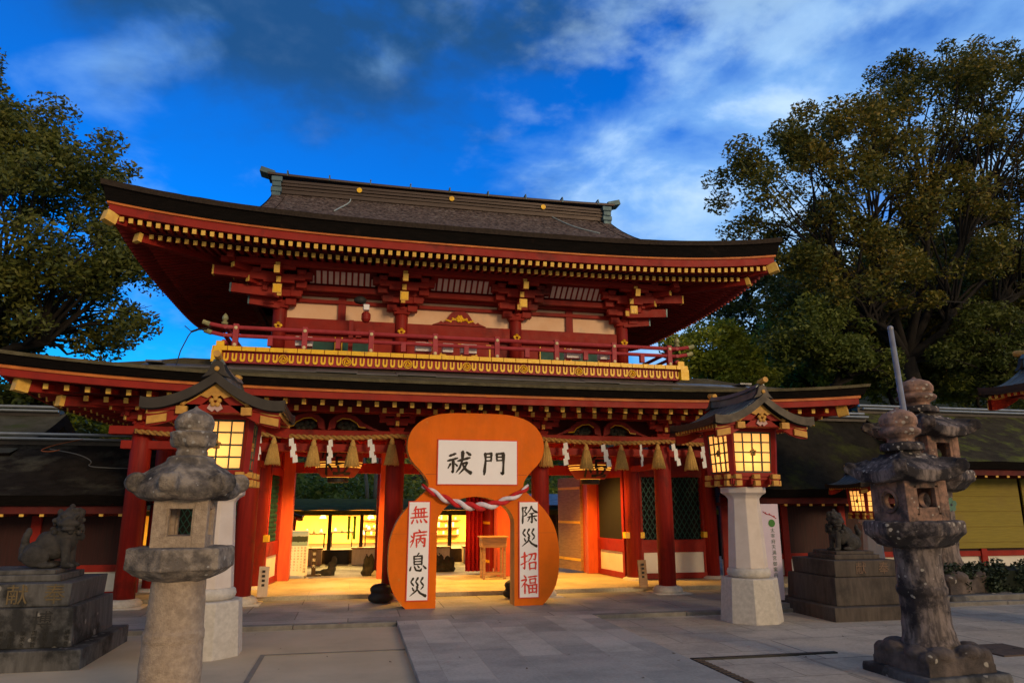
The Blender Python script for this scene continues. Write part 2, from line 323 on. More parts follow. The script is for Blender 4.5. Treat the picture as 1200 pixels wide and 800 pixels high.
    def build(s, name, mats, parent=None, bevel=0.0, recalc=True, loc=None):
        off = Vector(WLOC.get(parent.name, (0, 0, 0))) if parent else Vector(loc or (0, 0, 0))
        me = bpy.data.meshes.new(name)
        me.from_pydata([tuple(Vector(p) - off) for p in s.v], [], s.f)
        for m in (mats if isinstance(mats, (list, tuple)) else [mats]): me.materials.append(m)
        me.polygons.foreach_set('material_index', s.mi); me.polygons.foreach_set('use_smooth', s.sm)
        if recalc:
            bm = bmesh.new(); bm.from_mesh(me); bmesh.ops.recalc_face_normals(bm, faces=bm.faces); bm.to_mesh(me); bm.free()
        o = bpy.data.objects.new(name, me); C.objects.link(o)
        if parent: o.parent = parent
        else: o.location = off
        WLOC[o.name] = tuple(off)
        if bevel:
            b = o.modifiers.new('bevel', 'BEVEL'); b.width = bevel; b.segments = 2; b.limit_method = 'ANGLE'; b.angle_limit = R(40)
        return o
def tag(o, label=None, cat=None, group=None, kind=None):
    for k, v in (('label', label), ('category', cat), ('group', group), ('kind', kind)):
        if v: o[k] = v
    return o
def thing(name, loc, label, cat, group=None):
    o = bpy.data.objects.new(name, None); C.objects.link(o); o.location = loc; o.empty_display_size = 0.2
    WLOC[o.name] = tuple(loc)
    return tag(o, label, cat, group)
def copy_tree(o, parent=None):
    c = o.copy(); C.objects.link(c)
    if parent: c.parent = parent
    for ch in [x for x in C.objects if x.parent == o]: copy_tree(ch, c)
    return c
PENDING = []
def remesh(o, voxel, rough=0.0, rs=6.0, smooth=4, seed=0.0):
    """mark a stone whose closed shells are fused into one weathered body by finish_stones()"""
    m = o.modifiers.new('fuse', 'REMESH'); m.mode = 'VOXEL'; m.voxel_size = voxel
    if smooth:
        k = o.modifiers.new('soften', 'SMOOTH'); k.iterations = smooth; k.factor = 0.5
    PENDING.append((o, rough, rs, seed))
    return o
def finish_stones():
    side = bpy.data.scenes.new('stone_yard'); new = {}; copies = []
    for o, rough, rs, seed in PENDING:
        c = o.copy(); c.parent = None; side.collection.objects.link(c); copies.append(c)
    with bpy.context.temp_override(scene=side, view_layer=side.view_layers[0]):
        dg = bpy.context.evaluated_depsgraph_get(); dg.update()
        fused = [bpy.data.meshes.new_from_object(c.evaluated_get(dg), depsgraph=dg) for c in copies]
    for c in copies: bpy.data.objects.remove(c)
    bpy.data.scenes.remove(side)
    for (o, rough, rs, seed), me in zip(PENDING, fused):
        mats = list(o.data.materials); me.materials.clear()
        for x in mats: me.materials.append(x)
        if rough:
            n = len(me.vertices); co = np.empty(n * 3); me.vertices.foreach_get('co', co); co = co.reshape(-1, 3)
            nr = np.array([tuple(q.vector) for q in me.vertex_normals])
            h = np.empty(n)
            for i in range(n):
                p = Vector(co[i]) * rs + Vector((seed, seed * 2, 0))
                h[i] = noise.noise(p) + 0.5 * noise.noise(p * 2.3) + 0.3 * noise.noise(p * 5.1)
            co += nr * (h * rough)[:, None]; me.vertices.foreach_set('co', co.ravel())
        me.polygons.foreach_set('use_smooth', [True] * len(me.polygons))
        me.polygons.foreach_set('material_index', [0] * len(me.polygons))
        new[o.data.name] = me
    for o in C.objects:
        if o.type == 'MESH' and o.data.name in new:
            o.modifiers.clear(); o.data = new[o.data.name]
_fc = {}
def glyph(mb, text, origin, size, M=None, depth=0.004):
    """one line of writing set as flat letters; origin = centre; M maps (x right, z up, y out)"""
    if text not in _fc:
        cu = bpy.data.curves.new('t', 'FONT'); cu.body = text; cu.align_x = 'CENTER'; cu.align_y = 'CENTER'; cu.size = 1.0; cu.resolution_u = 3
        o = bpy.data.objects.new('t', cu); C.objects.link(o)
        dg = bpy.context.evaluated_depsgraph_get(); dg.update()
        me = bpy.data.meshes.new_from_object(o.evaluated_get(dg))
        _fc[text] = ([v.co.copy() for v in me.vertices], [tuple(p.vertices) for p in me.polygons])
        bpy.data.objects.remove(o); bpy.data.curves.remove(cu); bpy.data.meshes.remove(me)
    vs, fs = _fc[text]
    P = []
    for v in vs:
        p = Vector((v.x * size, 0, v.y * size))
        if M is not None: p = M @ p
        P.append((origin[0] + p.x, origin[1] + p.y, origin[2] + p.z))
    mb.add(P, fs)

def load_glyphs(chars):
    """read the outlines of every character used below in one pass"""
    tmp = []
    for ch in dict.fromkeys(chars):
        cu = bpy.data.curves.new('t', 'FONT'); cu.body = ch; cu.align_x = 'CENTER'; cu.align_y = 'CENTER'; cu.size = 1.0; cu.resolution_u = 3
        o = bpy.data.objects.new('t', cu); C.objects.link(o); tmp.append((ch, o, cu))
    dg = bpy.context.evaluated_depsgraph_get(); dg.update()
    for ch, o, cu in tmp:
        me = bpy.data.meshes.new_from_object(o.evaluated_get(dg), depsgraph=dg)
        _fc[ch] = ([v.co.copy() for v in me.vertices], [tuple(p.vertices) for p in me.polygons])
        bpy.data.objects.remove(o); bpy.data.curves.remove(cu); bpy.data.meshes.remove(me)
POSTER = ('太宰府天満宮の由緒', '菅原道真公をお祀り', '学問の神様として広', '全国より年間多くの', '境内には梅の木あり')
load_glyphs('燈献奉多博太宰府天満宮御案内巫女神楽' + ''.join(POSTER))
CX = 1.95
rnd = random.Random(7)

# ------------------------------------------------------------------ setting: ground and paving
def sheet(name, pts, z, m):
    me = bpy.data.meshes.new(name); me.from_pydata([(x, y, z) for x, y in pts], [], [tuple(range(len(pts)))])
    me.materials.append(m); o = bpy.data.objects.new(name, me); C.objects.link(o)
    return tag(o, kind='structure')
ground_m = mat('raked_sandy_ground', (0.56, 0.43, 0.285), (0.47, 0.36, 0.235), 0.9, 1.1, 9.0, bump=0.25, bscale=45, c3=(0.37, 0.285, 0.19), s3=0.5, lo3=0.5, hi3=0.75)
path_m = slab_mat('blue_grey_path_slabs', (0.50, 0.46, 0.40), (0.27, 0.26, 0.24), (0.36, 0.33, 0.29), 0.95, 0.47, 0.009, 0.8, R(90))
plat_m = slab_mat('grey_forecourt_slabs', (0.36, 0.33, 0.29), (0.25, 0.235, 0.21), (0.13, 0.115, 0.095), 1.5, 0.8, 0.010, 0.78)
right_m = slab_mat('pale_court_slabs', (0.54, 0.455, 0.355), (0.41, 0.345, 0.275), (0.27, 0.23, 0.18), 0.9, 0.62, 0.010, 0.85)
right2_m = slab_mat('pale_large_slabs', (0.53, 0.44, 0.335), (0.46, 0.385, 0.295), (0.13, 0.115, 0.10), 2.6, 1.5, 0.012, 0.8)
kerb_m = mat('kerb_granite', (0.22, 0.20, 0.18), (0.15, 0.135, 0.12), 0.9, 9.0, bump=0.4)
floor_m = slab_mat('gate_floor_slabs', (0.50, 0.40, 0.25), (0.45, 0.36, 0.22), (0.30, 0.26, 0.2), 1.4, 1.1, 0.004, 0.75)
inner_m = slab_mat('inner_court_slabs', (0.50, 0.50, 0.52), (0.46, 0.46, 0.48), (0.34, 0.34, 0.34), 1.8, 0.9, 0.006, 0.8)
sheet('ground', [(-400, -60), (400, -60), (400, 700), (-400, 700)], -0.06, ground_m)
m = MB(); m.bx(0.68, 3.60, -30, 10.8, -0.3, 0.0); tag(m.build('path', path_m, bevel=0.004), kind='structure')
m = MB(); m.bx(-12, 14, 10.86, 13.42, -0.3, 0.0); m.bx(0.68, 3.60, 10.8, 10.86, -0.3, 0.0); tag(m.build('forecourt_pavement', plat_m), kind='structure')
m = MB()
for x0, x1 in ((-12, 0.676), (3.604, 14)):
    n = int((x1 - x0) / 1.3)
    for i in range(n):
        a = x0 + (x1 - x0) * i / n; b = x0 + (x1 - x0) * (i + 1) / n
        m.bx(a + 0.004, b - 0.004, 10.72, 10.857, -0.3, 0.004 + rnd.uniform(-.004, .004))
tag(m.build('kerb', kerb_m, bevel=0.008), kind='structure')
sheet('court_pavement', [(3.604, 6.4), (14, 6.4), (14, 10.72), (3.604, 10.72)], -0.056, right_m)
sheet('large_slab_pavement', [(5.0, -5), (30, -5), (30, 8.6), (5.0, 8.6)], -0.052, right2_m)
m = MB(); m.bx(-0.9, 0.676, 9.0, 9.05, -0.3, -0.053); m.bx(-0.95, -0.9, -5, 9.05, -0.3, -0.053); tag(m.build('stone_edging', mat('edging', (0.22, 0.185, 0.145), None, 0.9)), kind='structure')
m = MB(); m.bx(-12, 16, 13.42, 16.5, -0.3, 0.075); tag(m.build('gate_floor', floor_m, bevel=0.01), kind='structure')
m = MB(); m.bx(-20, 25, 16.5, 30, -0.3, 0.01); tag(m.build('inner_courtyard', inner_m), kind='structure')
# drain slot beside the path
dr = thing('drain_channel', (3.72, 6.9, -0.05), 'dark iron drain channel set in the paving right of the path', 'drain')
m = MB(); m.box((3.74, 7.0, -0.045), (0.10, 1.5, 0.02)); m.box((4.6, 7.74, -0.045), (1.8, 0.06, 0.02)); m.build('channel', black, dr)
m = MB()
for i in range(18): m.box((3.74, 6.32 + i * 0.08, -0.033), (0.09, 0.03, 0.008))
m.build('grate', mat('rusty_grate', (0.09, 0.065, 0.05), None, 0.7), dr)
cv = thing('cover_plate', (7.5, 7.45, -.05), 'rust brown square cover plate set in the paving right of the right stone lantern', 'cover')
m = MB(); m.box((7.5, 7.45, -.045), (.62, .62, .016)); m.build('plate', mat('rust_plate', (.10, .062, .042), (.065, .042, .03), .8, 8, bump=.4), cv, bevel=.004)
m = MB()
for k in range(-1, 2, 2): m.box((7.5 + .2 * k, 7.45, -.036), (.10, .03, .006))
m.build('lifting_slot', black, cv)
# wooded hill behind the inner court
hill_m = mat('hillside_soil', (0.028, 0.034, 0.012), (0.015, 0.02, 0.008), 1.0, 1.2)
def hz(x, y):
    t = max(0.0, min(1.0, (y - 25.5) / 22))
    h = 6.0 * t ** 0.75 + 0.5 * noise.noise(Vector((x * .2, y * .2, 0)))
    r = max(0.0, (x - 12) / 24) 
    return 0.0 + (h * (1 + min(r, 1.1)) if t > 0 else -0.05)
m = MB(); m.smooth = True
m.grid(lambda u, v: (u, v, hz(u, v)), list(np.linspace(-45, 75, 60)), list(np.linspace(25.4, 60, 26)))
tag(m.build('hillside', hill_m), kind='structure')

# ------------------------------------------------------------------ the two-storeyed gate
gate = thing('shrine_gate', (CX, 13.0, 0), 'red two-storeyed shrine gate with bark roofs and gold trimmed balcony', 'gate')
def ringpt(cx, cy, hx, hy, lift, side, s, d, z):
    if side == 'F': x, y = s, -hy + d
    elif side == 'B': x, y = s, hy - d
    elif side == 'L': x, y = -hx + d, s
    else: x, y = hx - d, s
    u, v = min(1, abs(x) / hx), min(1, abs(y) / hy)
    return (cx + x, cy + y, z + lift * (u * v) ** 3.2)
def eave(prefix, cx, cy, hx, hy, lift, ztop, zbot, wall_d, pitch, row1, row2, cap, parent, gable=None, prof=None, dmax=None, th_mats=None, fas=None):
    """thatched roof, thick eave, boards, two rows of rafters with yellow ends; returns the roof part"""
    P = lambda side, s, d, z: ringpt(cx, cy, hx, hy, lift, side, s, d, z)
    mb = MB()
    half = {'F': hx, 'B': hx, 'L': hy, 'R': hy}
    mb.smooth = True
    if gable:
        gx = gable
        xs = list(np.linspace(-gx, gx, 25)); ys = list(np.linspace(-hy, hy, 33))
        def H(x, y, hip):
            dx, dy = hx - abs(x), hy - abs(y)
            z = min(6.53 + .25 * dx + .028 * dx * dx, prof(dy)) if hip else prof(dy)
            u, v = abs(x) / hx, abs(y) / hy
            return (cx + x, cy + y, z + lift * (u * v) ** 3.2 + 0.012 * noise.noise(Vector((x * 3, y * 3, 0))))
        mb.grid(lambda u, v: H(u, v, False), xs, ys)
        for sg in (-1, 1):
            mb.grid(lambda u, v: H(sg * u, v, True), list(np.linspace(gx - 0.35, hx, 14)), ys)
        # verge: thick bark edge and dark gable wall
        mb.smooth = False
        for sg in (-1, 1):
            mb.m = 1
            pr = [(v, H(sg * gx, v, False)[2]) for v in np.linspace(-hy + 1.35, hy - 1.35, 17)]
            n = len(pr); vs = []
            for xo in (0.02, -0.28):
                for dz in (0.015, -0.30): vs += [(cx + sg * (gx + xo), cy + v, z + dz) for v, z in pr]
            fs = []
            for i in range(n - 1):
                fs += [(i, i + 1, n + i + 1, n + i), (2 * n + i, 3 * n + i, 3 * n + i + 1, 2 * n + i + 1), (n + i, n + i + 1, 3 * n + i + 1, 3 * n + i)]
            mb.add(vs, fs)
            mb.m = 2
            w = [(cx + sg * (gx - 0.2), cy + v, z - 0.2) for v, z in pr] + [(cx + sg * (gx - 0.2), cy + pr[-1][0], 7.0), (cx + sg * (gx - 0.2), cy + pr[0][0], 7.0)]
            mb.add(w, [tuple(range(len(w)))])
    else:
        for side in 'FBLR':
            ds = list(np.linspace(0, dmax, 9)); ss = list(np.linspace(-1, 1, 41))
            mb.grid(lambda u, d: (lambda p: (p[0], p[1], p[2] + 0.012 * noise.noise(Vector((p[0] * 3, p[1] * 3, 0)))))(P(side, u * (half[side] - d), d, prof(d))), ss, ds)
    # eave face in two laminated layers
    mb.smooth = False
    H_ = ztop - zbot
    for side in 'FBLR':
        ss = list(np.linspace(-1, 1, 61))
        for k, (d0, za, d1, zb, mi) in enumerate(((0, ztop, 0.012, ztop - 0.30 * H_, 3), (0.012, ztop - 0.30 * H_, 0.05, ztop - 0.33 * H_, 1), (0.05, ztop - 0.33 * H_, 0.09, zbot, 1), (0.09, zbot, 0.30, zbot + 0.02, 1))):
            mb.m = mi
            mb.grid(lambda u, t: (lambda d, z: P(side, u * (half[side] - d), d, z + (0.008 * noise.noise(Vector((u * 60, k * 3, 1))) if t == 0 and k < 2 else 0)))(d0 + (d1 - d0) * t, za + (zb - za) * t), ss, [0, 1])
    roof = mb.build(prefix + '_roof', th_mats, parent, recalc=False)
    # boards
    bo = MB(); bo.m = 0
    f0, f1, f2, dd = fas
    for side in 'FLRB':
        ss = list(np.linspace(-1, 1, 49))
        for mi, za, zb, d in ((0, f0, f1, dd), (1, f1, f2, dd + 0.03)):
            bo.m = mi
            a = lambda u, t: (lambda c: P(side, u * (half[side] - c[0]), c[0], c[1]))(((d, za), (d, zb), (d + 0.06, zb))[t])
            bo.grid(a, ss, [0, 1, 2])
    bo.build('eave_board', [line, redh], parent, recalc=False)
    sf = MB()
    for side in 'FLRB':
        ss = list(np.linspace(-1, 1, 49))
        pts = [(dd + .05, f2 + .005), (row2[0], row1[2] + .06 + 0.02), (row2[0], row2[1] + .065), (wall_d, row2[2] + 0.065)]
        sf.grid(lambda u, t: (lambda c: P(side, u * (half[side] - c[0]), c[0], c[1]))(pts[t]), ss, [0, 1, 2, 3])
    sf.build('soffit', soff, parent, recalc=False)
    # rafters: row = (d_outer, z_outer, z_inner); flying row runs to row2's outer end
    w, h = cap
    for row, dend in ((row1, row2[0] + 0.12), (row2, wall_d)):
        for side in 'FLR':
            rf = MB(); n = int(2 * (half[side] - row[0]) / pitch)
            for i in range(n + 1):
                s = -(half[side] - row[0]) + (2 * (half[side] - row[0])) * i / n
                d0 = row[0]; d1 = min(dend, half[side] - abs(s) - 0.04)
                if d1 < d0 + 0.06: continue
                zi = row[1] + (row[2] - row[1]) * (d1 - d0) / (dend - d0)
                a = Vector(P(side, s, d0, row[1])); b = Vector(P(side, s, d1, zi))
                rf.m = 0; rf.beam(a, b, w, h)
                if side == 'F' or prefix == 'lower':
                    dr_ = (a - b).normalized(); rf.m = 1; rf.beam(a + dr_ * 0.022, a - dr_ * 0.004, w * 1.08, h * 1.08)
            o = rf.build('rafter_row', [redh, goldp], parent)
    # hip rafters with gilded ends
    for sx in (-1, 1):
        hp = MB(); q = lambda d, z: (cx + sx * (hx - d), cy - hy + d, z + lift * ((1 - d / hx) * (1 - d / hy)) ** 3.2)
        hp.m = 0; hp.beam(q(wall_d + .3, row2[2]), q(row1[0] - 0.02, row1[1] - 0.03), w * 2.2, h * 2.2)
        hp.beam(q(wall_d + .3, row2[2] - .12), q(row2[0] - 0.05, row2[1] - 0.08), w * 2.4, h * 2.0)
        hp.m = 1; hp.beam(q(row1[0] + 0.03, row1[1] - 0.03), q(row1[0] - 0.10, row1[1] - 0.03), w * 2.5, h * 2.5)
        hp.beam(q(row2[0] - 0.03, row2[1] - 0.08), q(row2[0] - 0.08, row2[1] - 0.08), w * 2.5, h * 2.1)
        hp.build('hip_rafter', [redh, goldp], parent)
    return roof

UX = 1.93
uprof = lambda d: 6.53 + 0.325 * d + 0.0485 * d * d
uroof = eave('upper', UX, 16.2, 6.28, 4.2, 0.34, 6.53, 6.23, 1.95, 0.142, (0.20, 6.00, 6.12), (0.58, 5.965, 6.25), (0.062, 0.075), gate,
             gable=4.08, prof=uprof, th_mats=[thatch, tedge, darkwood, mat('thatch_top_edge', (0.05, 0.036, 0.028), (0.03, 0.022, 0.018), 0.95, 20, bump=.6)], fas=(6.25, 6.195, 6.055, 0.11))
# ridge
rz = uprof(4.2)
RX = UX
m = MB()
m.m = 0
m.bx(RX - 3.98, RX + 3.98, 16.0, 16.4, rz - 0.12, rz + 0.22)
for k in range(3): m.bx(RX - 4.02, RX + 4.02, 15.975 - .012 * (k % 2), 16.425 + .012 * (k % 2), rz - .02 + .08 * k, rz + .015 + .08 * k)

n = 41
sag = lambda x: rz + 0.25 + 0.06 * (abs(x) / 4.2) ** 2.5
vs = []; 
pr = [(-.26, 0), (-.26, .05), (-.10, .13), (.10, .13), (.26, .05), (.26, 0)]
for i in range(n):
    x = -4.24 + 8.48 * i / (n - 1)
    vs += [(RX + x, 16.2 + a, sag(x) + b) for a, b in pr]
m.add(vs, [(i * 6 + k, i * 6 + (k + 1) % 6, (i + 1) * 6 + (k + 1) % 6, (i + 1) * 6 + k) for i in range(n - 1) for k in range(6)] + [tuple(range(6)), tuple((n - 1) * 6 + k for k in range(6))])
ridge = m.build('ridge', [mat('ridge_copper', (0.075, 0.05, 0.042), (0.05, 0.034, 0.03), 0.5, 3.0, metal=0.4, stretch=(.5, 8, 8))], uroof, bevel=0.006)
for i in range(9):
    m = MB(); x = -3.8 + 7.6 * i / 8
    m.box((RX + x, 15.94, sag(x) + 0.05), (0.03, 0.04, 0.10)); m.box((RX + x, 16.2, sag(x) + .14), (.03, .5, .02))
    m.build('ridge_strap', verdi, uroof)
for x in (-2.15, 0.05, 2.35):
    m = MB(); m.add([(RX + x + 0.062 * math.cos(a), 15.95, rz + 0.11 + 0.062 * math.sin(a)) for a in np.linspace(0, 2 * math.pi, 16, endpoint=False)] + [(RX + x + 0.062 * math.cos(a), 15.99, rz + 0.11 + 0.062 * math.sin(a)) for a in np.linspace(0, 2 * math.pi, 16, endpoint=False)],
        [tuple(range(16))] + [(i, (i + 1) % 16, (i + 1) % 16 + 16, i + 16) for i in range(16)])
    m.build('gold_crest', gold, uroof)
for sg in (-1, 1):
    m = MB()
    x = RX + sg * 4.02
    for k in range(4): m.bx(x - 0.10 - .02 * (k % 2), x + 0.10 + .02 * (k % 2), 15.9, 16.5, rz - 0.25 + k * .13, rz - 0.13 + k * .13)
    m.beam((RX + sg * 4.1, 16.2, sag(4.0) + .08), (RX + sg * 4.42, 16.2, sag(4.0) + .17), .36, .13)
    m.build('ridge_end_tile', verdi, uroof, bevel=0.012)
# lightning wires on the roof
for sx, x0, x1 in ((0, -2.35, -2.62), (1, 2.55, 3.30)):
    m = MB(); pts = []
    for i in range(12):
        t = i / 11; d = 4.2 - 1.7 * t
        pts.append((UX + x0 + (x1 - x0) * t ** 1.6 + .03 * math.sin(6 * t), 12 + d, uprof(d) + 0.03))
    m.tube(pts, 0.014, 5); m.build('conductor_wire', mat('pale_wire', (0.42, 0.47, 0.42), None, 0.5), uroof)

# upper storey
WY = 13.9
ucol = [UX - 3.5, UX - 1.17, UX + 1.17, UX + 3.5]
m = MB(); m.m = 0
m.bx(ucol[0], ucol[3], WY + .06, WY + .12, 4.2, 6.3)
m.bx(ucol[0], ucol[0] + .06, WY + .12, 18.3, 4.2, 6.3); m.bx(ucol[3] - .06, ucol[3], WY + .12, 18.3, 4.2, 6.3); m.bx(ucol[0], ucol[3], 18.25, 18.31, 4.2, 6.3)
m.bx(ucol[0] - .1, ucol[3] + .1, WY - .035, WY + .059, 4.84, 5.14)
m.bx(ucol[0] - .3, ucol[3] + .3, WY - .05, WY + .059, 5.46, 5.53)
m.bx(ucol[0] - .3, ucol[3] + .3, WY - .16, WY + .059, 5.60, 5.76)
m.bx(ucol[0] - .2, ucol[3] + .2, WY - .06, WY + .059, 4.24, 4.36)
m.build('upper_wall', redh, gate, bevel=.006)
for i in range(3):
    a, b = ucol[i] + .13, ucol[i + 1] - .13; mid = (a + b) / 2
    pl = MB(); pl.bx(a, b, WY + .03, WY + .058, 5.142, 5.458); pl.bx(a + .25, b - .25, WY + .03, WY + .058, 5.534, 5.598)
    pl.build('plaster_panel', plaster, gate)
    p2 = MB()
    if i == 1:   # frog-leg strut
        half = [(0, .30), (.10, .30), (.17, .26), (.24, .16), (.27, .10), (.33, .05), (.38, .085), (.42, .05), (.55, .0)]
        o_ = [(mid + x, 5.15 + z) for x, z in half] + [(mid - x, 5.15 + z) for x, z in half[::-1]]
        p2.prism(o_, WY - .04, WY + .029); p2.build('frog_leg_strut', red, gate)
        g = MB()
        for k in range(6):
            a_ = k * math.pi / 3
            g.ell((mid + .05 * math.cos(a_), WY - .06, 5.29 + .05 * math.sin(a_)), (.032, .02, .032), 8, 6)
        g.ell((mid, WY - .07, 5.29), (.03, .02, .03), 8, 6)
        for sg in (-1, 1):
            for k in range(5): g.ell((mid + sg * (.10 + .042 * k), WY - .05, 5.275 + .03 * math.sin(k * 2.1) - .012 * k), (.026, .014, .022), 8, 6)
            g.tube([(mid + sg * (.06 + .05 * k), WY - .05, 5.25 + .02 * math.sin(k * 1.6)) for k in range(5)], .010, 5)
        g.build('gilded_flower', gold, gate)
    else:
        p2.bx(mid - .075, mid + .075, WY - .03, WY + .029, 5.14, 5.6); p2.build('wall_post', red, gate)
    lw = MB()
    for x0, x1 in ((a + .42, mid - .12), (mid + .05, b - .42)) if i != 1 else ():
        lw.m = 0; lw.bx(x0, x1, WY + .02, WY + .05, 4.36, 4.76)
        lw.m = 1
        for x_ in (x0 - .03, x1 + .01): lw.bx(x_, x_ + .02, WY + .0, WY + .05, 4.36, 4.8)
    if i != 1: lw.build('green_window', [green, gold], gate)
    else:
        lw.m = 0; lw.bx(mid - .62, mid + .62, WY + .0, WY + .05, 4.36, 4.84)
        lw.m = 1
        for x_ in (-.6, -.02, .56):
            lw.bx(mid + x_, mid + x_ + .10, WY - .012, WY, 4.74, 4.78); lw.bx(mid + x_ + .06, mid + x_ + .09, WY - .012, WY, 4.42, 4.72)
        for x_ in (-.32, .32):
            lw.add([(mid + x_ + .07 * math.cos(t), WY - .01, 4.52 + .07 * math.sin(t)) for t in np.linspace(0, 6.283, 14, endpoint=False)], [tuple(range(14))])
        lw.build('upper_door', [redh, gold], gate)
    # coved slat strip between the brackets
    sl = MB(); sl.m = 0
    A = lambda x, t, o: (x, WY - .56 - .0 + t * .26 - o, 5.985 - t * .22 - o * .7)
    x0, x1 = a + .40, b - .40
    sl.add([A(x0, 0, 0), A(x1, 0, 0), A(x1, 1, 0), A(x0, 1, 0)], [(0, 1, 2, 3)])
    sl.m = 1
    for k in range(11):
        xc = x0 + (x1 - x0) * (k + .5) / 11
        t0, t1 = (.1, .95) if 0 < k < 10 else (.45, .95)
        V = [A(xc - .038, t0, .004), A(xc + .038, t0, .004), A(xc + .038, t1, .004), A(xc - .038, t1, .004)]
        sl.add(V, [(0, 1, 2, 3)])
    sl.build('coved_slat_panel', [redh, mat('pink_white_slat', (0.85, 0.62, 0.50), (0.78, 0.50, 0.40), 0.8, 6.0)], gate)
for x in ucol:
    c = MB(); c.smooth = True; c.lathe([(.13, 4.2), (.13, 5.3), (.11, 5.36)], (x, WY, 0), 14); c.build('upper_column', red, gate)
    g = MB()
    g.lathe([(.02, -.02), (.045, 0), (.02, .02)], (x, WY - .14, 4.99), 8)
    for k in range(5):
        a_ = k * 1.2566 + .3; g.ell((x + .05 * math.cos(a_), WY - .15, 4.93 + .05 * math.sin(a_)), (.03, .015, .03), 8, 6)
    g.build('nail_cover', gold, gate)
def bracket(x, y, z, steps, dirs, sc, parent, plaque=True, name='bracket_set'):
    b = MB()
    b.m = 0
    b.box((x, y, z + .07 * sc), (.30 * sc, .30 * sc, .14 * sc), top=(1.25, 1.25))
    for dx, dy in dirs:
        L = math.hypot(dx, dy); ux, uy = dx / L, dy / L
        rt = (-uy, ux)
        for k in range(steps):
            zk = z + (.20 + .19 * k) * sc; r = (.26 * (k + 1)) * sc * (1.3 if dx and dy else 1)
            b.m = 0
            b.beam((x - ux * .1, y - uy * .1, zk), (x + ux * (r + .10 * sc), y + uy * (r + .10 * sc), zk + .02 * sc), .10 * sc, .13 * sc)
            # curved underside of the arm
            b.beam((x, y, zk - .09 * sc), (x + ux * r * .75, y + uy * r * .75, zk - .06 * sc), .09 * sc, .10 * sc)
            if dx == 0 or dy == 0:
                half = (.42 + .05 * k) * sc
                cx_, cy_ = x + ux * r, y + uy * r
                b.beam((cx_ - rt[0] * half, cy_ - rt[1] * half, zk + .10 * sc), (cx_ + rt[0] * half, cy_ + rt[1] * half, zk + .10 * sc), .09 * sc, .11 * sc)
                b.beam((cx_ - rt[0] * half * .6, cy_ - rt[1] * half * .6, zk + .03 * sc), (cx_ + rt[0] * half * .6, cy_ + rt[1] * half * .6, zk + .03 * sc), .085 * sc, .09 * sc)
                for q in (-.85, 0, .85):
                    b.m = 0; b.box((cx_ + rt[0] * half * q, cy_ + rt[1] * half * q, zk + .20 * sc), (.14 * sc, .14 * sc, .09 * sc), top=(1.25, 1.25))
            b.m = 1
            b.beam((x + ux * (r + .10 * sc), y + uy * (r + .10 * sc), zk + .02 * sc), (x + ux * (r + .125 * sc), y + uy * (r + .125 * sc), zk + .02 * sc), .085 * sc, .115 * sc)
    return b.build(name, [redh, goldp], parent, bevel=.008)
for i, x in enumerate(ucol):
    dirs = [(0, -1)]
    if i == 0: dirs += [(-1, 0), (-1, -1)]
    if i == 3: dirs += [(1, 0), (1, -1)]
    bracket(x, WY, 5.30, 3, dirs, 1.0, gate)
    # carved wing pieces rising to the purlin
    for sg in (-1, 1):
        b = MB()
        for k in range(4): b.box((x + sg * (.20 + .10 * k), WY - .12 - .12 * k, 5.42 + .14 * k), (.20, .16, .145))
        b.build('stepped_block', redh, gate, bevel=.012)
    t = MB(); t.m = 0
    t.beam((x, WY, 6.02), (x, WY - .98, 5.80), .11, .15)
    t.m = 1; t.beam((x, WY - .98, 5.80), (x, WY - 1.0, 5.795), .10, .14)
    t.build('tail_rafter', [redh, goldp], gate)
    p = MB(); p.m = 0; p.box((x, WY - .74, 5.50), (.155, .03, .17)); p.m = 1; p.box((x, WY - .757, 5.50), (.12, .008, .135)); p.build('gilded_plaque', [goldp, gold], gate)
    if i in (0, 3):
        sg = -1 if i == 0 else 1
        for z_, l_, y_ in ((5.78, 1.15, WY - .50), (5.52, .86, WY - .30), (5.36, .55, WY - .1)):
            t = MB(); t.m = 0; t.beam((x, y_, z_), (x + sg * l_, y_ - .05, z_ + .05), .12, .17); t.m = 1
            t.beam((x + sg * l_, y_ - .05, z_ + .05), (x + sg * (l_ + .03), y_ - .05, z_ + .05), .125, .175); t.build('corner_arm', [redh, verdi if z_ < 5.7 else goldp], gate)
m = MB()
m.bx(ucol[0] - 1.0, ucol[3] + 1.0, WY - .86, WY - .74, 5.93, 6.03)
m.bx(ucol[0] - .5, ucol[3] + .5, WY - .34, WY - .24, 5.62, 5.73)
for sg in (-1, 1):
    xx = ucol[0] - .80 if sg < 0 else ucol[3] + .80
    m.bx(xx - .06, xx + .06, WY - 1.1, 18.6, 5.93, 6.03)
m.build('eave_purlin', redh, gate, bevel=.006)

